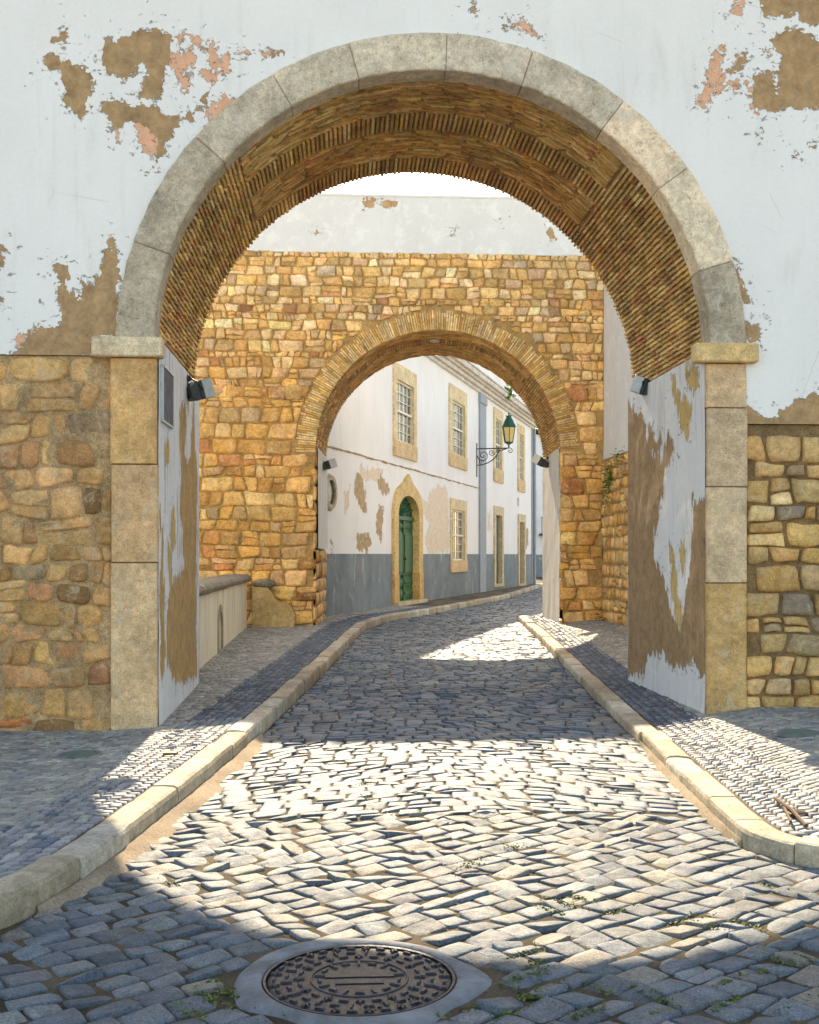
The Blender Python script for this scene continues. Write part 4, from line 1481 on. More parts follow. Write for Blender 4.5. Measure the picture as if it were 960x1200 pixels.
def rect_wall(mb, s0, s1, z0, z1, holes, n, mat, attrf=None, step=.25):
    ss = sorted(set([s0, s1] + [h[i] for h in holes for i in (0, 1) if s0 < h[i] < s1]))
    zz = sorted(set([z0, z1] + [h[i] for h in holes for i in (2, 3) if z0 < h[i] < z1]))

    def ref(a):
        o_ = []
        for i in range(len(a) - 1):
            k = max(1, int(round((a[i + 1] - a[i]) / step)))
            o_ += list(np.linspace(a[i], a[i + 1], k + 1)[:-1])
        return np.array(o_ + [a[-1]])
    ss, zz = ref(ss), ref(zz)
    S_, Z_ = np.meshgrid(ss, zz, indexing='ij')
    v = hw(S_, n, Z_).reshape(-1, 3)
    g = grid_faces(len(ss), len(zz))
    sc, zc = S_.ravel()[g].mean(1), Z_.ravel()[g].mean(1)
    k = np.ones(len(g), bool)
    for h in holes: k &= ~((sc > h[0]) & (sc < h[1]) & (zc > h[2]) & (zc < h[3]))
    a_ = attrf(S_.ravel(), Z_.ravel()) if attrf else None
    mb.add(v, g[k], mat, a_)


m = MB()
rect_wall(m, sA, SEND, zdado, 8.9, opens, 0, 0, lambda s, z: {'peel': sd_polys(s, z, BRh, .6), 'peel_under': sd_polys(s, z, PKh, .6)}, .12)
# ends, back and hidden upper block added to cut the sun
rect_wall(m, sA, SEND, 0, 8.9, [], -9, 0, None, 5)
for s_ in (sA, SEND):
    m.add(hw(np.array([s_] * 4), np.array([0, -9, -9, 0]), np.array([0, 0, 8.9, 8.9])), [(0, 1, 2, 3)])
m.build('wall', M['house_plaster'], house)
m = MB()
hbox(m, 12.0, SEND - .5, -8.0, -1.2, 8.4, 11.2, .02)  # block out of view, added so its shadow trims the sunlit road
m.build('sun_blocker', M['parapet_plaster'], house)
m = MB()
m.add(hw(np.array([sA, SEND, SEND, sA]), np.array([0, 0, -9, -9]), np.array([8.5] * 4)), [(0, 1, 2, 3)])
m.build('roof', M['roof_tile'], house)
m = MB()
rect_wall(m, sA, SEND, -.05, zdado, opens, .018, 0, None, .5)
m.add(hw(np.array([sA, SEND, SEND, sA]), np.array([.018, .018, 0, 0]), np.array([zdado] * 4)), [(0, 1, 2, 3)])
m.build('dado', M['dado'], house)
# cornice
m = MB()
for i, (n1, z0, z1) in enumerate([(.10, ZC - .10, ZC), (.20, ZC, ZC + .13), (.30, ZC + .13, ZC + .2), (.42, ZC + .2, ZC + .36), (.46, ZC + .36, ZC + .42)]):
    hbox(m, sA, SEND + n1, 0.002 - .002, n1, z0, z1, .012, 0, (.66, .62, .55))
m.build('cornice', M['limestone'], house)
# pilaster, string line, rain pipe
s0, s1 = hf(561, 650)[0], hf(568, 650)[0]
m = MB()
hbox(m, s0, s1, .0, .07, -.02, ZC - .45, .01)
hbox(m, s0 - .06, s1 + .06, .0, .10, ZC - .449, ZC - .102, .01)
m.build('pilaster', M['grey_paint'], house)
m = MB()
hbox(m, SEND - .55, SEND + .02, .0, .05, -.02, ZC - .102, .01)
p_ = hw(SEND - .2, .12, 0.2)
m.tube([tuple(hw(SEND - .28, .12, z_)) for z_ in (.2, 3, ZC - .1)], .06, 8)
m.build('drainpipe', M['grey_paint'], house)
m = MB()
zs_ = 3.98
m.tube([tuple(hw(x_, .006, zs_ + .012 * float(vnoise(x_ * 3, 1.0)))) for x_ in np.linspace(-.1, s0, 110)], [.022 + .012 * float(vnoise(x_ * 5, 7.0)) for x_ in np.linspace(-.1, s0, 110)], 6)
m.a = [{'tint': np.tile((.42, .30, .18), (len(v_), 1))} for v_ in m.v]
m.build('moulding', M['limestone'], house)


LT = (.74, .58, .34)


def stone_frame(mb, O, fr, proud=.05, dep=.22, sillh=None, tint=LT):
    s0, s1, z0, z1 = O
    l, r_, t_, b_ = fr
    z00 = z0 - b_
    hbox(mb, s0 - l, s0, -dep, proud, z0, z1, .006, 0, tint)
    hbox(mb, s1, s1 + r_, -dep, proud, z0, z1, .006, 0, tint)
    hbox(mb, s0 - l, s1 + r_, -dep, proud, z1 + .001, z1 + t_, .006, 0, tint)
    if b_: hbox(mb, s0 - l, s1 + r_, -dep, proud + .02, z00, z0 - .001, .006, 0, np.array(tint) * np.array([.95, .85, .75]))


def window(O, fr, nx, ny, label):
    s0, s1, z0, z1 = O
    m = MB()
    stone_frame(m, O, fr)
    w = m.build('window', M['limestone'], house)
    w['label'] = label
    m = MB()
    e = .05
    n0, n1 = -.08, -.02
    hbox(m, s0 + .001, s0 + e, n0, n1, z0, z1)
    hbox(m, s1 - e, s1 - .001, n0, n1, z0, z1)
    hbox(m, s0 + e, s1 - e, n0, n1, z1 - e, z1 - .001)
    hbox(m, s0 + e, s1 - e, n0, n1, z0 + .001, z0 + e)
    zm = (z0 + z1) / 2
    hbox(m, s0 + e, s1 - e, n0 + .005, n1 + .02, zm - .028, zm + .028)
    for i in range(1, nx):
        x = s0 + e + (s1 - s0 - 2 * e) * i / nx
        hbox(m, x - .013, x + .013, n0 + .02, n1 - .008, z0 + e, z1 - e)
    for half in ((z0 + e, zm - .04), (zm + .04, z1 - e)):
        for j in range(1, ny):
            z = half[0] + (half[1] - half[0]) * j / ny
            hbox(m, s0 + e, s1 - e, n0 + .022, n1 - .012, z - .011, z + .011)
    m.build('sash', M['cream_paint'], w)
    m = MB()
    m.add(hw(np.array([s0, s1, s1, s0]), np.array([-.07] * 4), np.array([z0, z0, z1, z1])), [(0, 1, 2, 3)])
    m.build('pane', M['pane'], w)


window(W1, (.32, .30, .42, .42), 4, 3, 'upper window nearest the arch, large with a cracked ochre stone frame')
window(W2, (.42, .32, .48, .42), 4, 3, 'upper window just left of the grey pilaster')
window(W3, (.35, .35, .4, .5), 3, 3, 'upper window behind the street lantern')
window(W4, (.38, .38, .4, .5), 3, 3, 'upper window nearest the far corner')
window(W5, (.22, .30, .36, .38), 3, 3, 'ground floor window between green door and pilaster')


# green arched door
def arched(O, dz):
    s0, s1, z0, z1 = O
    c, rr_ = (s0 + s1) / 2, (s1 - s0) / 2
    zc = z1 - rr_ * dz
    pts = [(s0, z0)] + [(c - rr_ * math.cos(t), zc + rr_ * dz * math.sin(t)) for t in np.linspace(0, PI, 25)] + [(s1, z0)]
    return pts


s0, s1, z0, z1 = DR
c = (s0 + s1) / 2
DZ = .5
inner = arched(DR, DZ)
wS = .42
zc = z1 - (s1 - s0) / 2 * DZ
outer = [(s0 - wS, z0)]
for t in np.linspace(0, PI, 25):
    bump_ = .22 * math.exp(-((t - PI / 2) / .18) ** 2) + .05 * math.exp(-((abs(t - PI / 2) - .9) / .2) ** 2)
    rad_ = (s1 - s0) / 2 + wS + bump_
    outer.append((c - rad_ * math.cos(t) if abs(math.cos(t)) < .999 else c - rad_ * math.cos(t), zc + (rad_ - bump_ - wS) * DZ * math.sin(t) + (bump_ + wS * .9) * math.sin(t)))
outer.append((s1 + wS, z0))
nI = len(inner)
m = MB()
vv = np.concatenate([hw(np.array([p[0] for p in inner]), .08, np.array([p[1] for p in inner])), hw(np.array([p[0] for p in outer]), .08, np.array([p[1] for p in outer])),
                     hw(np.array([p[0] for p in inner]), -.5, np.array([p[1] for p in inner])), hw(np.array([p[0] for p in outer]), -.02, np.array([p[1] for p in outer]))])
ff = []
for i in range(nI - 1):
    ff += [(i, i + 1, nI + i + 1, nI + i), (2 * nI + i, 2 * nI + i + 1, i + 1, i), (nI + i, nI + i + 1, 3 * nI + i + 1, 3 * nI + i)]
m.add(vv, ff, 0, {'tint': np.tile((.72, .50, .22), (len(vv), 1))})
hbox(m, s0 - wS, s1 + wS, -.5, .22, z0 - .14, z0 - .001, .01, 0, (.60, .48, .30))
hbox(m, s0 - wS - .01, s0 + .012, -.4, .10, z0, z0 + .75, .01, 0, (.66, .40, .15))
hbox(m, s1 - .012, s1 + wS + .01, -.4, .10, z0, z0 + .75, .01, 0, (.66, .40, .15))
fr = m.build('door_surround', M['limestone'], house)
# door leaves
m = MB()
ND = -.13
vv = hw(np.array([p[0] for p in inner]), ND, np.array([p[1] for p in inner]))
m.add(vv, [list(range(len(inner)))])
hbox(m, s0, s1, ND, ND + .06, zc - .12, zc + .0, .01)
hbox(m, c - .03, c + .03, ND, ND + .05, z0, zc - .12, .01)
for half in ((s0 + .06, c - .05), (c + .05, s1 - .06)):
    for (za, zb) in ((z0 + .08, z0 + .32), (z0 + .40, z0 + .62), (z0 + .70, z0 + 1.9), (z0 + 2.0, z0 + 2.35)):
        zb = min(zb, zc - .2)
        if zb - za < .1: continue
        hbox(m, half[0], half[1], ND, ND + .03, za, zb, .01)
        hbox(m, half[0] + .07, half[1] - .07, ND + .031, ND + .055, za + .07, zb - .07, .02)
rr_ = (s1 - s0) / 2
for k in range(1, 8):
    t = PI * k / 8
    k0 = len(m.v)
    m.tube([tuple(hw(c, ND + .03, zc)), tuple(hw(c - rr_ * .96 * math.cos(t), ND + .03, zc + rr_ * DZ * .96 * math.sin(t)))], .018, 6)
for q_ in (.45, .75):
    m.tube([tuple(hw(c - rr_ * q_ * math.cos(t), ND + .03, zc + rr_ * DZ * q_ * math.sin(t))) for t in np.linspace(0, PI, 15)], .016, 6)
dr = m.build('door', M['green_paint'], house)
dr['label'] = 'green double door with fanlight under an arched stone surround'
m = MB()
m.tube([tuple(hw(c + .08, ND + .03, z0 + 1.15)), tuple(hw(c + .08, ND + .10, z0 + 1.15))], .03, 8)
m.build('handle', M['dark_iron'], dr)


def plain_door(O, mat, label, leaf=.5):
    s0, s1, z0, z1 = O
    m = MB()
    stone_frame(m, (s0, s1, z0, z1), (.3, .32, .35, .12), .06, .45, tint=(.66, .54, .34))
    fr_ = m.build('door_surround', M['limestone'], house)
    m = MB()
    hbox(m, s0, s1, -.18, -.12, z0, z1)
    for (za, zb) in ((z0 + .12, z0 + 1.0), (z0 + 1.12, z1 - .6), (z1 - .5, z1 - .08)):
        hbox(m, s0 + .1, (s0 + s1) / 2 - .04, -.121, -.095, za, zb, .01)
        hbox(m, (s0 + s1) / 2 + .04, s1 - .1, -.121, -.095, za, zb, .01)
    d_ = m.build('door', mat, house)
    d_['label'] = label


plain_door(D2, M['teal_paint'], 'narrow dark teal door right of the pilaster')
plain_door(D3, M['brown_paint'], 'narrow brown door nearest the far corner')
# oval window
m = MB()
so, zo = (hf(380, 650)[0] + hf(392, 650)[0]) / 2, hf(386, 577)[1]
n = 24
ro_, ri_ = (.42, .42), (.28, .28)
V = []
for (a_, b_), nn in (((ro_[0], ro_[1]), .0), ((ro_[0] - .04, ro_[1] - .04), .06), ((ri_[0], ri_[1]), .06), ((ri_[0], ri_[1]), .004)):
    V += [tuple(hw(so + a_ * math.cos(2 * PI * k / n), nn, zo + b_ * math.sin(2 * PI * k / n))) for k in range(n)]
f_ = [(j * n + k, j * n + (k + 1) % n, (j + 1) * n + (k + 1) % n, (j + 1) * n + k) for j in range(3) for k in range(n)]
m.add(V, f_, 0, {'tint': np.tile((.55, .45, .30), (len(V), 1))})
ow = m.build('window', M['limestone'], house)
ow['label'] = 'small oval window partly hidden behind the stone gate'
m = MB()
m.add([tuple(hw(so + ri_[0] * math.cos(2 * PI * k / n), .008, zo + ri_[1] * math.sin(2 * PI * k / n))) for k in range(n)], [list(range(n))])
m.build('pane', M['pane'], ow)
# small square tile by the far door
m = MB()
s_, z_ = hf(607, 588)
hbox(m, s_ - .15, s_ + .15, .0, .03, z_ - .18, z_ + .18, .01, 0, (.55, .5, .42))
m.build('wall_tile', M['limestone'], house)

# ------------------------------------------------------------------ street lantern on the house
sl, zl = hf(558.5, 532)
zl0 = hf(558.5, 526)[1]
lp = hw(sl, 0, zl0)
lant = thing('street_lantern', tuple(lp), 'green street lantern with amber glass on a scrolled iron bracket on the white house', 'lantern')
m = MB()
AR = 1.18


def lb(n, z): return tuple(hw(sl, n, zl0 + z))


hbox(m, sl - .03, sl + .03, 0, .03, zl0 - 1.0, zl0 + .2)
m.tube([lb(.02, 0), lb(AR, 0)], .022, 6)
m.tube([lb(.03, -.58)] + [lb(.03 + .62 * math.sin(t) + .1 * t, -.58 + .0 + .55 * (1 - math.cos(t)) * .95) for t in np.linspace(.1, 1.5, 12)] + [lb(AR - .1, -.02)], .02, 6)


def spiral(cn, cz_, r0, turns, a0, dirn=1):
    return [lb(cn + r0 * (1 - k / 34) * math.cos(a0 + dirn * 2 * PI * turns * k / 30), cz_ + r0 * (1 - k / 34) * math.sin(a0 + dirn * 2 * PI * turns * k / 30)) for k in range(31)]


m.tube(spiral(.24, -.24, .21, 1.6, PI), .016, 5)
m.tube(spiral(.55, -.14, .12, 1.4, 0, -1), .014, 5)
m.tube(spiral(.78, -.08, .08, 1.3, PI), .012, 5)
m.tube(spiral(.16, -.47, .09, 1.2, 0, 1), .012, 5)
m.tube(spiral(AR + .02, -.10, .10, 1.2, PI / 2, -1), .014, 5)
m.build('bracket', M['dark_iron'], lant)
lx, ly = lb(AR - .02, 0)[:2]
m = MB()
m.lathe((lx, ly, zl0), [(.03, 0), (.03, .12), (.09, .14), (.09, .18), (.05, .2)], 8)
z0_, z1_ = .20, .74
m.lathe((lx, ly, zl0), [(.15, z0_ - .03), (.17, z0_), (.15, z0_ + .02)], 6)
m.lathe((lx, ly, zl0), [(.245, z1_ - .02), (.275, z1_), (.265, z1_ + .03), (.20, z1_ + .14), (.17, z1_ + .22), (.10, z1_ + .33), (.10, z1_ + .38), (.13, z1_ + .40), (.05, z1_ + .45), (.01, z1_ + .50)], 6)
for k in range(6):
    t = 2 * PI * (k + .5) / 6
    m.tube([(lx + .155 * math.cos(t), ly + .155 * math.sin(t), zl0 + z0_), (lx + .24 * math.cos(t), ly + .24 * math.sin(t), zl0 + z1_)], .014, 5)
m.build('lantern_frame', M['green_iron'], lant)
m = MB()
m.lathe((lx, ly, zl0), [(.145, z0_ + .02), (.23, z1_ - .01)], 6)
m.build('lamp_glass', M['amber'], lant)


# ------------------------------------------------------------------ floodlights
def flood(name, pos, mount, aim_yaw, pitch, size, label):
    root = thing(name, mount, label, 'floodlight', 'floodlights fixed inside the arches')
    w, h, d = size
    m = MB()
    m.box(-w / 2, w / 2, -d * .15, d * .5, -h / 2, h / 2, .012)
    # tapering rear shell
    v = [(-w / 2, -.15 * d, -h / 2), (w / 2, -.15 * d, -h / 2), (w / 2, -.15 * d, h / 2), (-w / 2, -.15 * d, h / 2), (-w * .38, -d * .5, -h * .30), (w * .38, -d * .5, -h * .30), (w * .38, -d * .5, h * .30), (-w * .38, -d * .5, h * .30)]
    m.add(v, [(4, 5, 6, 7), (0, 4, 7, 3), (1, 2, 6, 5), (0, 1, 5, 4), (3, 7, 6, 2)])
    for i in range(5): m.box(-w * .3 + i * w * .15 - .004, -w * .3 + i * w * .15 + .004, -d * .5 - .012, -d * .3, -h * .28, h * .28)
    Mx = Matrix.Translation(pos) @ Matrix.Rotation(aim_yaw, 4, 'Z') @ Matrix.Rotation(pitch, 4, 'X')
    m.xform(Mx)
    body = m.build('housing', M['dark_iron'], root)
    m = MB()
    m.box(-w / 2 - .006, w / 2 + .006, d * .05, d * .53, -h / 2 - .006, h / 2 + .006, .006)
    m.xform(Mx)
    m.build('bezel', M['grey_metal'], root)
    m = MB()
    m.box(-w * .45, w * .45, d * .5, d * .54, -h * .44, h * .44, .002)
    m.xform(Mx)
    m.build('lens', M['glass_dark'], root)
    m = MB()
    c_ = Vector(pos)
    mt = Vector(mount)
    side = Mx.to_3x3() @ Vector((1, 0, 0))
    for sg in (-1, 1):
        m.tube([c_ + side * sg * (w / 2 + .012), c_ + side * sg * (w / 2 + .012) + (mt - c_) * .45, mt], .010, 6)
    m.tube([c_ + Mx.to_3x3() @ Vector((0, -d * .5, -h * .1)), c_ + (mt - c_) * .5 + Vector((0, 0, -.14)), mt + Vector((0, 0, -.10)), mt + Vector((0, .02, .02))], .007, 6)
    m.tube([mt, mt + (c_ - mt).normalized() * .05], .03, 8)
    m.build('bracket', M['dark_iron'], root)


Yf = 12.1
xf, zf_ = at(231, 458, Yf)
flood('floodlight', (xf, Yf, zf_), (XL + .01, Yf - .05, zf_ + .14), math.radians(-55), math.radians(18), (.24, .19, .24), 'larger black floodlight on the left inner wall of the near gate')
Yf = 12.3
xf, zf_ = at(757, 454, Yf)
flood('floodlight', (xf, Yf, zf_), (XR - .01, Yf - .05, zf_ + .08), math.radians(60), math.radians(22), (.22, .17, .24), 'black floodlight with looped cable on the right inner wall of the near gate')
xf, zf_ = at(384, 545, 23.6)
flood('floodlight', (xf, 23.6, zf_), (C2X - R2 + SK * 1.6 + .03, 23.6, zf_ + .05), math.radians(-75), math.radians(20), (.26, .17, .30), 'small floodlight on the left jamb of the stone gate')
xf, zf_ = at(634, 541, 23.8)
flood('floodlight', (xf, 23.8, zf_), (C2X + R2 + SK * 1.8, 23.8, zf_ + .10), math.radians(70), math.radians(30), (.26, .18, .32), 'small floodlight on the right jamb of the stone gate')

# cable pole on the left jamb of the stone gate
m = MB()
xp, zp1 = at(373, 545, 23.2)
_, zp0 = at(373, 620, 23.2)
m.tube([(xp, 23.2, zp0), (xp, 23.2, zp1)], .035, 8)
m.lathe((xp, 23.2, zp0 - .06), [(.02, 0), (.05, .02), (.05, .08)], 8)
tag(m.build('drainpipe', M['green_iron']), 'dark green vertical pipe on the white left jamb of the stone gate', 'pipe')

# plaque on the left passage wall
ya_, zt_ = atX(188.5, 430, XL)
ya_ = Y1 + .13
yb_ = Y1 + .72
plq = thing('plaque', (XL + .01, (ya_ + yb_) / 2, 2.95), 'dark blue-grey plaque with a pale rim on the left inner wall of the near gate', 'plaque')
zp0_, zp1_ = 2.80, 3.27
m = MB()
m.box(XL + .004, XL + .028, ya_, yb_, zp0_, zp1_, .003)
m.build('panel', plain('plaque_dark', (.075, .08, .11), .7, .1, .75, 11), plq)
m = MB()
for (a_, b_, c__, d__) in ((ya_ - .02, yb_ + .02, zp0_ - .02, zp0_ - .001), (ya_ - .02, yb_ + .02, zp1_ + .001, zp1_ + .02), (ya_ - .02, ya_ - .001, zp0_, zp1_), (yb_ + .001, yb_ + .02, zp0_, zp1_)):
    m.box(XL + .004, XL + .036, a_, b_, c__, d__, .002)
m.build('rim', M['grey_metal'], plq)

# ------------------------------------------------------------------ manhole and small covers
mh = thing('manhole_cover', (MHX, MHY, 0), 'round rusty cast iron manhole cover with raised studs in the foreground road', 'manhole cover')
zm = float(road_h(MHX, MHY)) + .012
m = MB()
n = 64
Rin = MHR
V = []
for (rf, zz) in ((Rin + .004, zm + .012), (Rin + .02, zm + .018), (Rin + .075, zm + .012), (Rin + .13, zm - .03)):
    V += [(MHX + (rf + (.06 * float(vnoise(math.cos(2 * PI * k / n) * 2.5, math.sin(2 * PI * k / n) * 2.5, 3)) if rf > Rin + .05 else 0)) * math.cos(2 * PI * k / n), MHY + (rf + (.06 * float(vnoise(math.cos(2 * PI * k / n) * 2.5, math.sin(2 * PI * k / n) * 2.5, 3)) if rf > Rin + .05 else 0)) * math.sin(2 * PI * k / n), zz) for k in range(n)]
V += [(MHX + (Rin + .004) * math.cos(2 * PI * k / n), MHY + (Rin + .004) * math.sin(2 * PI * k / n), zm - .03) for k in range(n)]
ff = [(j * n + k, (j + 1) * n + k, (j + 1) * n + (k + 1) % n, j * n + (k + 1) % n) for j in range(3) for k in range(n)]
ff += [(4 * n + k, k, (k + 1) % n, 4 * n + (k + 1) % n) for k in range(n)]
m.add(V, ff)
m.build('collar', M['concrete'], mh, smooth=True)
m = MB()
m.lathe((MHX, MHY, zm), [(Rin - .012, -.02), (Rin - .012, .011), (Rin - .002, .013), (Rin - .0, .008), (Rin, -.02)], 64, caps=False)
m.build('frame', M['iron'], mh)
m = MB()
m.lathe((MHX, MHY, zm), [(Rin - .02, -.02), (Rin - .02, .004), (Rin - .03, .007), (.002, .009)], 64)


def stud(rad, ang, L, W, rot, h=.007):
    ca_, sa_ = math.cos(rot), math.sin(rot)
    cx_, cy_ = MHX + rad * math.cos(ang), MHY + rad * math.sin(ang)
    v = []
    for (a_, b_, c__) in ((-1, -1, 0), (1, -1, 0), (1, 1, 0), (-1, 1, 0), (-.8, -.6, 1), (.8, -.6, 1), (.8, .6, 1), (-.8, .6, 1)):
        x_, y_ = a_ * L / 2, b_ * W / 2
        v.append((cx_ + x_ * ca_ - y_ * sa_, cy_ + x_ * sa_ + y_ * ca_, zm + .006 + c__ * h))
    m.add(v, [(4, 5, 6, 7), (0, 1, 5, 4), (1, 2, 6, 5), (2, 3, 7, 6), (3, 0, 4, 7)])


for ri, (rad, cnt) in enumerate(((.318, 34), (.272, 28), (.226, 24), (.150, 18))):
    for k in range(cnt):
        a_ = 2 * PI * (k + .5 * (ri % 2)) / cnt
        if k % 2 == 0:
            stud(rad, a_, .046, .012, a_, .010)
            if ri % 2 == 0: stud(rad, a_, .012, .038, a_, .010)
        else:
            stud(rad, a_, .012, .042, a_, .010)
m.lathe((MHX, MHY, zm), [(.185, .008), (.183, .013), (.178, .013), (.176, .008)], 48, caps=False)
# worn maker's field: two smooth bars
m.box(MHX - .13, MHX + .13, MHY + .005, MHY + .055, zm + .009, zm + .013, .002)
m.box(MHX - .09, MHX + .09, MHY - .06, MHY - .02, zm + .009, zm + .013, .002)
m.build('cover', M['iron'], mh)


def ground_pt(px, py, zf):
    z = .1
    for _ in range(6):
        d = ray(px, py)
        t = (z - EYE) / d[2]
        X, Y = d[0] * t, d[1] * t
        z = float(zf(X, Y))
    return X, Y, z


for (px, py, zf, rr_, lab) in ((95, 885, zL, .135, 'small round green cover in the shaded left pavement'), (938, 860, zR, .14, 'small round green cover in the right pavement by the rubble wall')):
    X, Y, z = ground_pt(px, py, zf)
    t_ = thing('utility_cover', (X, Y, z), lab, 'utility cover')
    m = MB()
    m.lathe((X, Y, z + .004), [(rr_, -.02), (rr_, .012), (rr_ - .015, .015), (rr_ - .02, .010), (rr_ - .03, .010), (.01, .012)], 28)
    m.build('lid', M['green_cover'], t_)
    m = MB()
    m.lathe((X, Y, z + .004), [(rr_ + .035, -.02), (rr_ + .03, .009), (rr_ + .001, .009), (rr_ + .001, -.02)], 28, caps=False)
    m.build('ring', M['concrete'], t_)
X, Y, z = ground_pt(200, 884, zL)
m = MB()
m.box(X - .05, X + .05, Y - .05, Y + .05, z - .01, z + .018, .004)
tag(m.build('valve_box', M['rod']), 'tiny square brown valve box in the sunlit left pavement', 'valve box')
X, Y, z = ground_pt(934, 954, zR)
m = MB()
m.box(X - .06, X + .06, Y - .06, Y + .06, z - .01, z + .014, .004)
for k in range(3): m.box(X - .045, X + .045, Y - .045 + k * .035, Y - .03 + k * .035, z + .0145, z + .020)
tag(m.build('drain_grate', M['rod']), 'small rusty iron grate in the right pavement near the curved kerb', 'drain')
xa, ya_, za = ground_pt(908, 941, zR)
xb, yb_, zb = ground_pt(945, 972, zR)
m = MB()
m.tube([(xa, ya_, za + .03), ((xa + xb) / 2 + .01, (ya_ + yb_) / 2, (za + zb) / 2 + .035), (xb, yb_, zb + .02)], .011, 6)
m.tube([(xa + .03, ya_ - .02, za + .022), (xb - .05, yb_ + .09, zb + .022)], .008, 6)
tag(m.build('iron_rod', M['rod']), 'thin rusty rod lying on the right pavement beside the small grate', 'rod')


# ------------------------------------------------------------------ plants
def leaves(m, c, n, spread, size, r, up=.3):
    for _ in range(n):
        d = r.normal(0, 1, 3) * np.array(spread)
        p = np.array(c) + d
        a_ = r.uniform(0, 2 * PI)
        dirv = Vector((math.cos(a_), math.sin(a_), r.uniform(-.2, 1) * up)).normalized()
        sd = dirv.cross(Vector((r.normal(), r.normal(), 1))).normalized()
        s_ = size * r.uniform(.6, 1.4)
        P = Vector(p)
        m.add([tuple(P), tuple(P + dirv * s_ * .5 + sd * s_ * .28), tuple(P + dirv * s_), tuple(P + dirv * s_ * .5 - sd * s_ * .28)], [(0, 1, 2, 3)])


r = np.random.default_rng(77)
for (px, py, nn, lab) in ((716, 556, 150, 'bushy green weed growing from the top of the golden side wall'), (726, 538, 60, 'small weed on the side wall top nearest the gate pier'), (712, 575, 70, 'thin weed rooted in a joint of the golden side wall')):
    Yw, zw = atX(px, py, 4.93)
    t_ = MB()
    leaves(t_, (4.90, Yw, zw), nn, (.04, .10, .10), .06, r)
    leaves(t_, (4.90, Yw, zw - .15), nn // 3, (.03, .08, .12), .06, r)
    tag(t_.build('weed', M['leaf']), lab, 'plant', 'weeds on the old walls')
s_, z_ = hf(584, 466)
p_ = hw(s_, .42, ZC + .45)
t_ = MB()
leaves(t_, tuple(p_), 60, (.10, .12, .16), .20, r, 1.0)
tag(t_.build('weed', M['leaf']), 'bright green weed sprouting from the house cornice', 'plant', 'weeds on the old walls')
X, Y, z = ground_pt(700, 722, zR)
t_ = MB()
leaves(t_, (4.9, 21.6, .36), 90, (.10, .12, .05), .06, r)
tag(t_.build('weed', M['moss']), 'low weeds at the foot of the stone gate, right corner of the courtyard', 'plant', 'weeds on the old walls')

# moss in the joints
m = MB()
spots = [(265, 1165), (245, 1175), (490, 1183), (250, 1160), (430, 1190), (610, 1150), (630, 1145), (660, 1060), (680, 1055), (640, 1068), (622, 1135), (700, 1160), (640, 1165), (560, 1185), (600, 1190), (740, 1160), (760, 1170), (630, 1175), (690, 1190),
         (920, 1130), (940, 1125), (900, 1140), (850, 1155), (870, 1085), (820, 1085), (800, 1080), (600, 995), (555, 1015), (450, 955), (430, 920), (425, 935), (870, 970), (640, 880), (850, 1180), (780, 1190), (930, 1180), (220, 1190), (310, 1180), (205, 1040), (725, 1070), (560, 1010), (615, 1120), (900, 1040)]
for (px, py) in spots:
    X, Y, z = ground_pt(px, py, lambda x, y: R(y))
    k = int(r.integers(1, 4))
    a_ = TH if r.uniform() < .6 else TH + PI / 2
    for j in range(int(14 + 20 * r.uniform())):
        t = r.normal(0, .06)
        leaves(m, (X + t * math.cos(a_), Y + t * math.sin(a_), float(road_h(X, Y)) + float(R(Y)) + .010), 3, (.012, .012, .004), .016, r, .8)
for _ in range(420):
    X, Y = r.uniform(-1.3, 3.2), r.uniform(3.6, 9.8)
    if not (float(kL(Y)) < X < float(kR(Y))) or fbm(X * .9, Y * .9, 9.0) < .08 or math.hypot(X - MHX, Y - MHY) < MHR + .1: continue
    leaves(m, (X, Y, float(road_h(X, Y)) + float(R(Y)) + .004), 8, (.014, .012, .003), .011, r, .8)
tag(m.build('moss', M['moss']), 'green moss and tiny weeds in the joints of the cobbled road', 'moss', kind='stuff')

# ------------------------------------------------------------------ beyond
fb = thing('far_house', (13.3, 78, .1), 'small pale blue-white house with a balcony at the far end of the street', 'house')
m = MB()
m.box(11.4, 22, 76, 84, 0, 9.6, .02)
m.build('wall', M['white_far'], fb)
m = MB()
m.box(11.2, 22.2, 75.8, 84.2, 9.605, 9.95, .03)
m.build('eaves', M['limestone'], fb)
for A in (1,):
    pass
for (xa, xb, za, zb) in ((11.9, 12.7, 3.0, 5.9),):
    m = MB()
    m.box(xa, xb, 75.93, 75.99, za, zb, .01)
    m.build('window', M['brown_paint'], fb)
m = MB()
m.box(12.9, 14.6, 75.1, 75.95, 2.85, 3.0, .01)
for k in range(9): m.tube([(12.95 + k * .2, 75.13, 3.0), (12.95 + k * .2, 75.13, 4.0)], .02, 5)
m.box(12.9, 14.6, 75.1, 75.16, 4.0, 4.07)
m.build('balcony', M['dark_iron'], fb)
m = MB()
m.box(11.4, 22, 75.96, 75.998, 0, 1.6)
m.build('dado', M['dado'], fb)

rb = thing('bounce_house', (11, 38, .1), 'unseen plain white house added right of the street beyond the stone gate to bounce light onto the townhouse', 'house')  # unseen house added to bounce sunlight onto the townhouse front
m = MB()
o2 = np.array([7.2, 27.2])
d2 = HD


def h2(s, n, z):
    s, n, z = np.broadcast_arrays(s, n, z)
    return np.stack([o2[0] + d2[0] * s + HN[0] * n, o2[1] + d2[1] * s + HN[1] * n, z], -1)


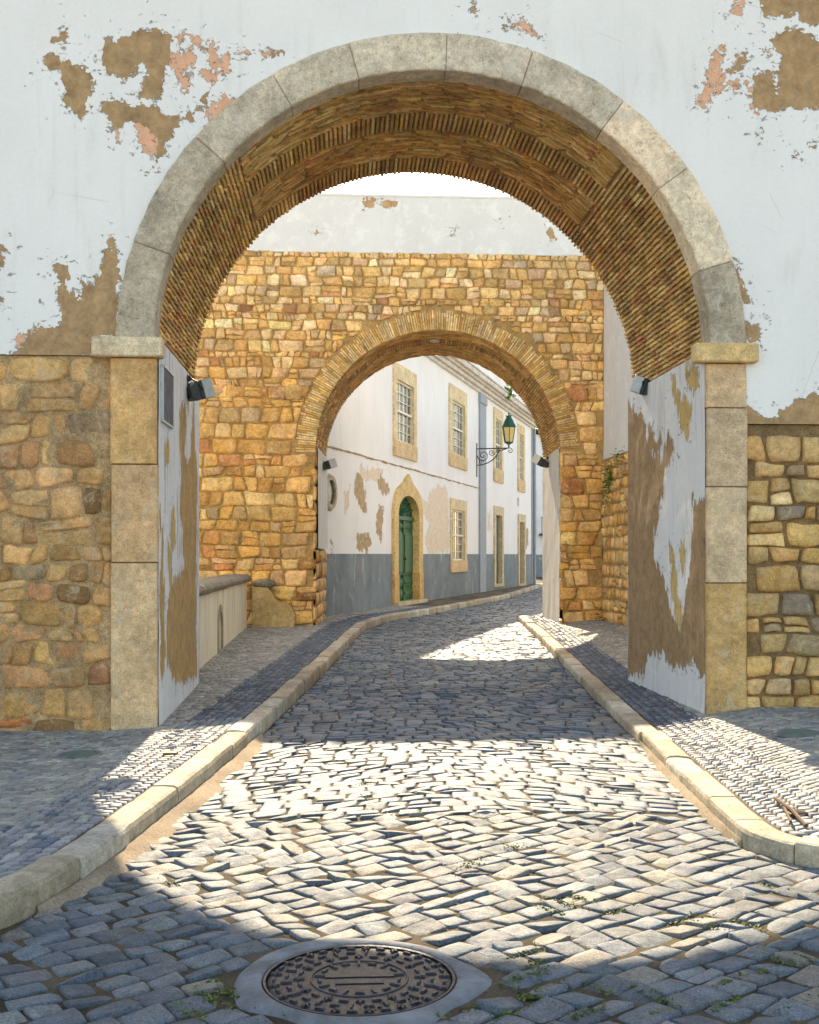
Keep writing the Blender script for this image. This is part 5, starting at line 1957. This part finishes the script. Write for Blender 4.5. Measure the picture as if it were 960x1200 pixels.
k = len(m.v)
m.box(0, 20, 0, 7, 0, 6.2, .02)
m.v[k] = h2(m.v[k][:, 0], m.v[k][:, 1], m.v[k][:, 2]).reshape(-1, 3)
m.build('wall', M['white_far'], rb)
m = MB()
m.box(-.2, 20.2, -.25, 7.2, 6.205, 6.45, .02)
m.v[0] = h2(m.v[0][:, 0], m.v[0][:, 1], m.v[0][:, 2]).reshape(-1, 3)
m.build('roof', M['roof_tile'], rb)

# ------------------------------------------------------------------ light, sky, camera
EL, AZ = math.radians(34.7), math.radians(-.4)   # sun beyond the gates, very slightly from the left
sd = Vector((math.sin(AZ) * math.cos(EL), math.cos(AZ) * math.cos(EL), math.sin(EL)))
sun = bpy.data.lights.new('sun', 'SUN')
sun.energy = 4.0
sun.angle = math.radians(.5)
sun.color = (1.0, .90, .76)
so_ = bpy.data.objects.new('sun', sun)
so_.rotation_euler = sd.to_track_quat('Z', 'Y').to_euler()
COL.objects.link(so_)
w = bpy.data.worlds.new('World')
scene.world = w
w.use_nodes = True
nt = w.node_tree
sky = nt.nodes.new('ShaderNodeTexSky')
sky.sky_type = 'NISHITA'
sky.sun_disc = False
sky.sun_elevation = EL
sky.sun_rotation = AZ
sky.air_density = 1.0
sky.dust_density = 1.2
sky.ozone_density = 1.0
nt.links.new(sky.outputs[0], nt.nodes['Background'].inputs[0])
nt.nodes['Background'].inputs[1].default_value = .15

cam = bpy.data.cameras.new('camera')
cam.sensor_fit = 'HORIZONTAL'
cam.sensor_width = 36
cam.lens = 36 * F / 960
cam.shift_y = 50 / 960
cam.clip_end = 2000
co = bpy.data.objects.new('camera', cam)
co.location = (0, 0, EYE)
co.rotation_euler = (PI / 2, 0, -YAW)
COL.objects.link(co)
scene.camera = co
scene.view_settings.view_transform = 'Standard'
scene.view_settings.look = 'None'
scene.view_settings.exposure = 1.55
scene.view_settings.use_white_balance = True
scene.view_settings.white_balance_temperature = 8200
scene.view_settings.white_balance_tint = 10
scene.view_settings.gamma = 1
scene.cycles.max_bounces = 8
scene.cycles.diffuse_bounces = 5
scene.cycles.use_denoising = True
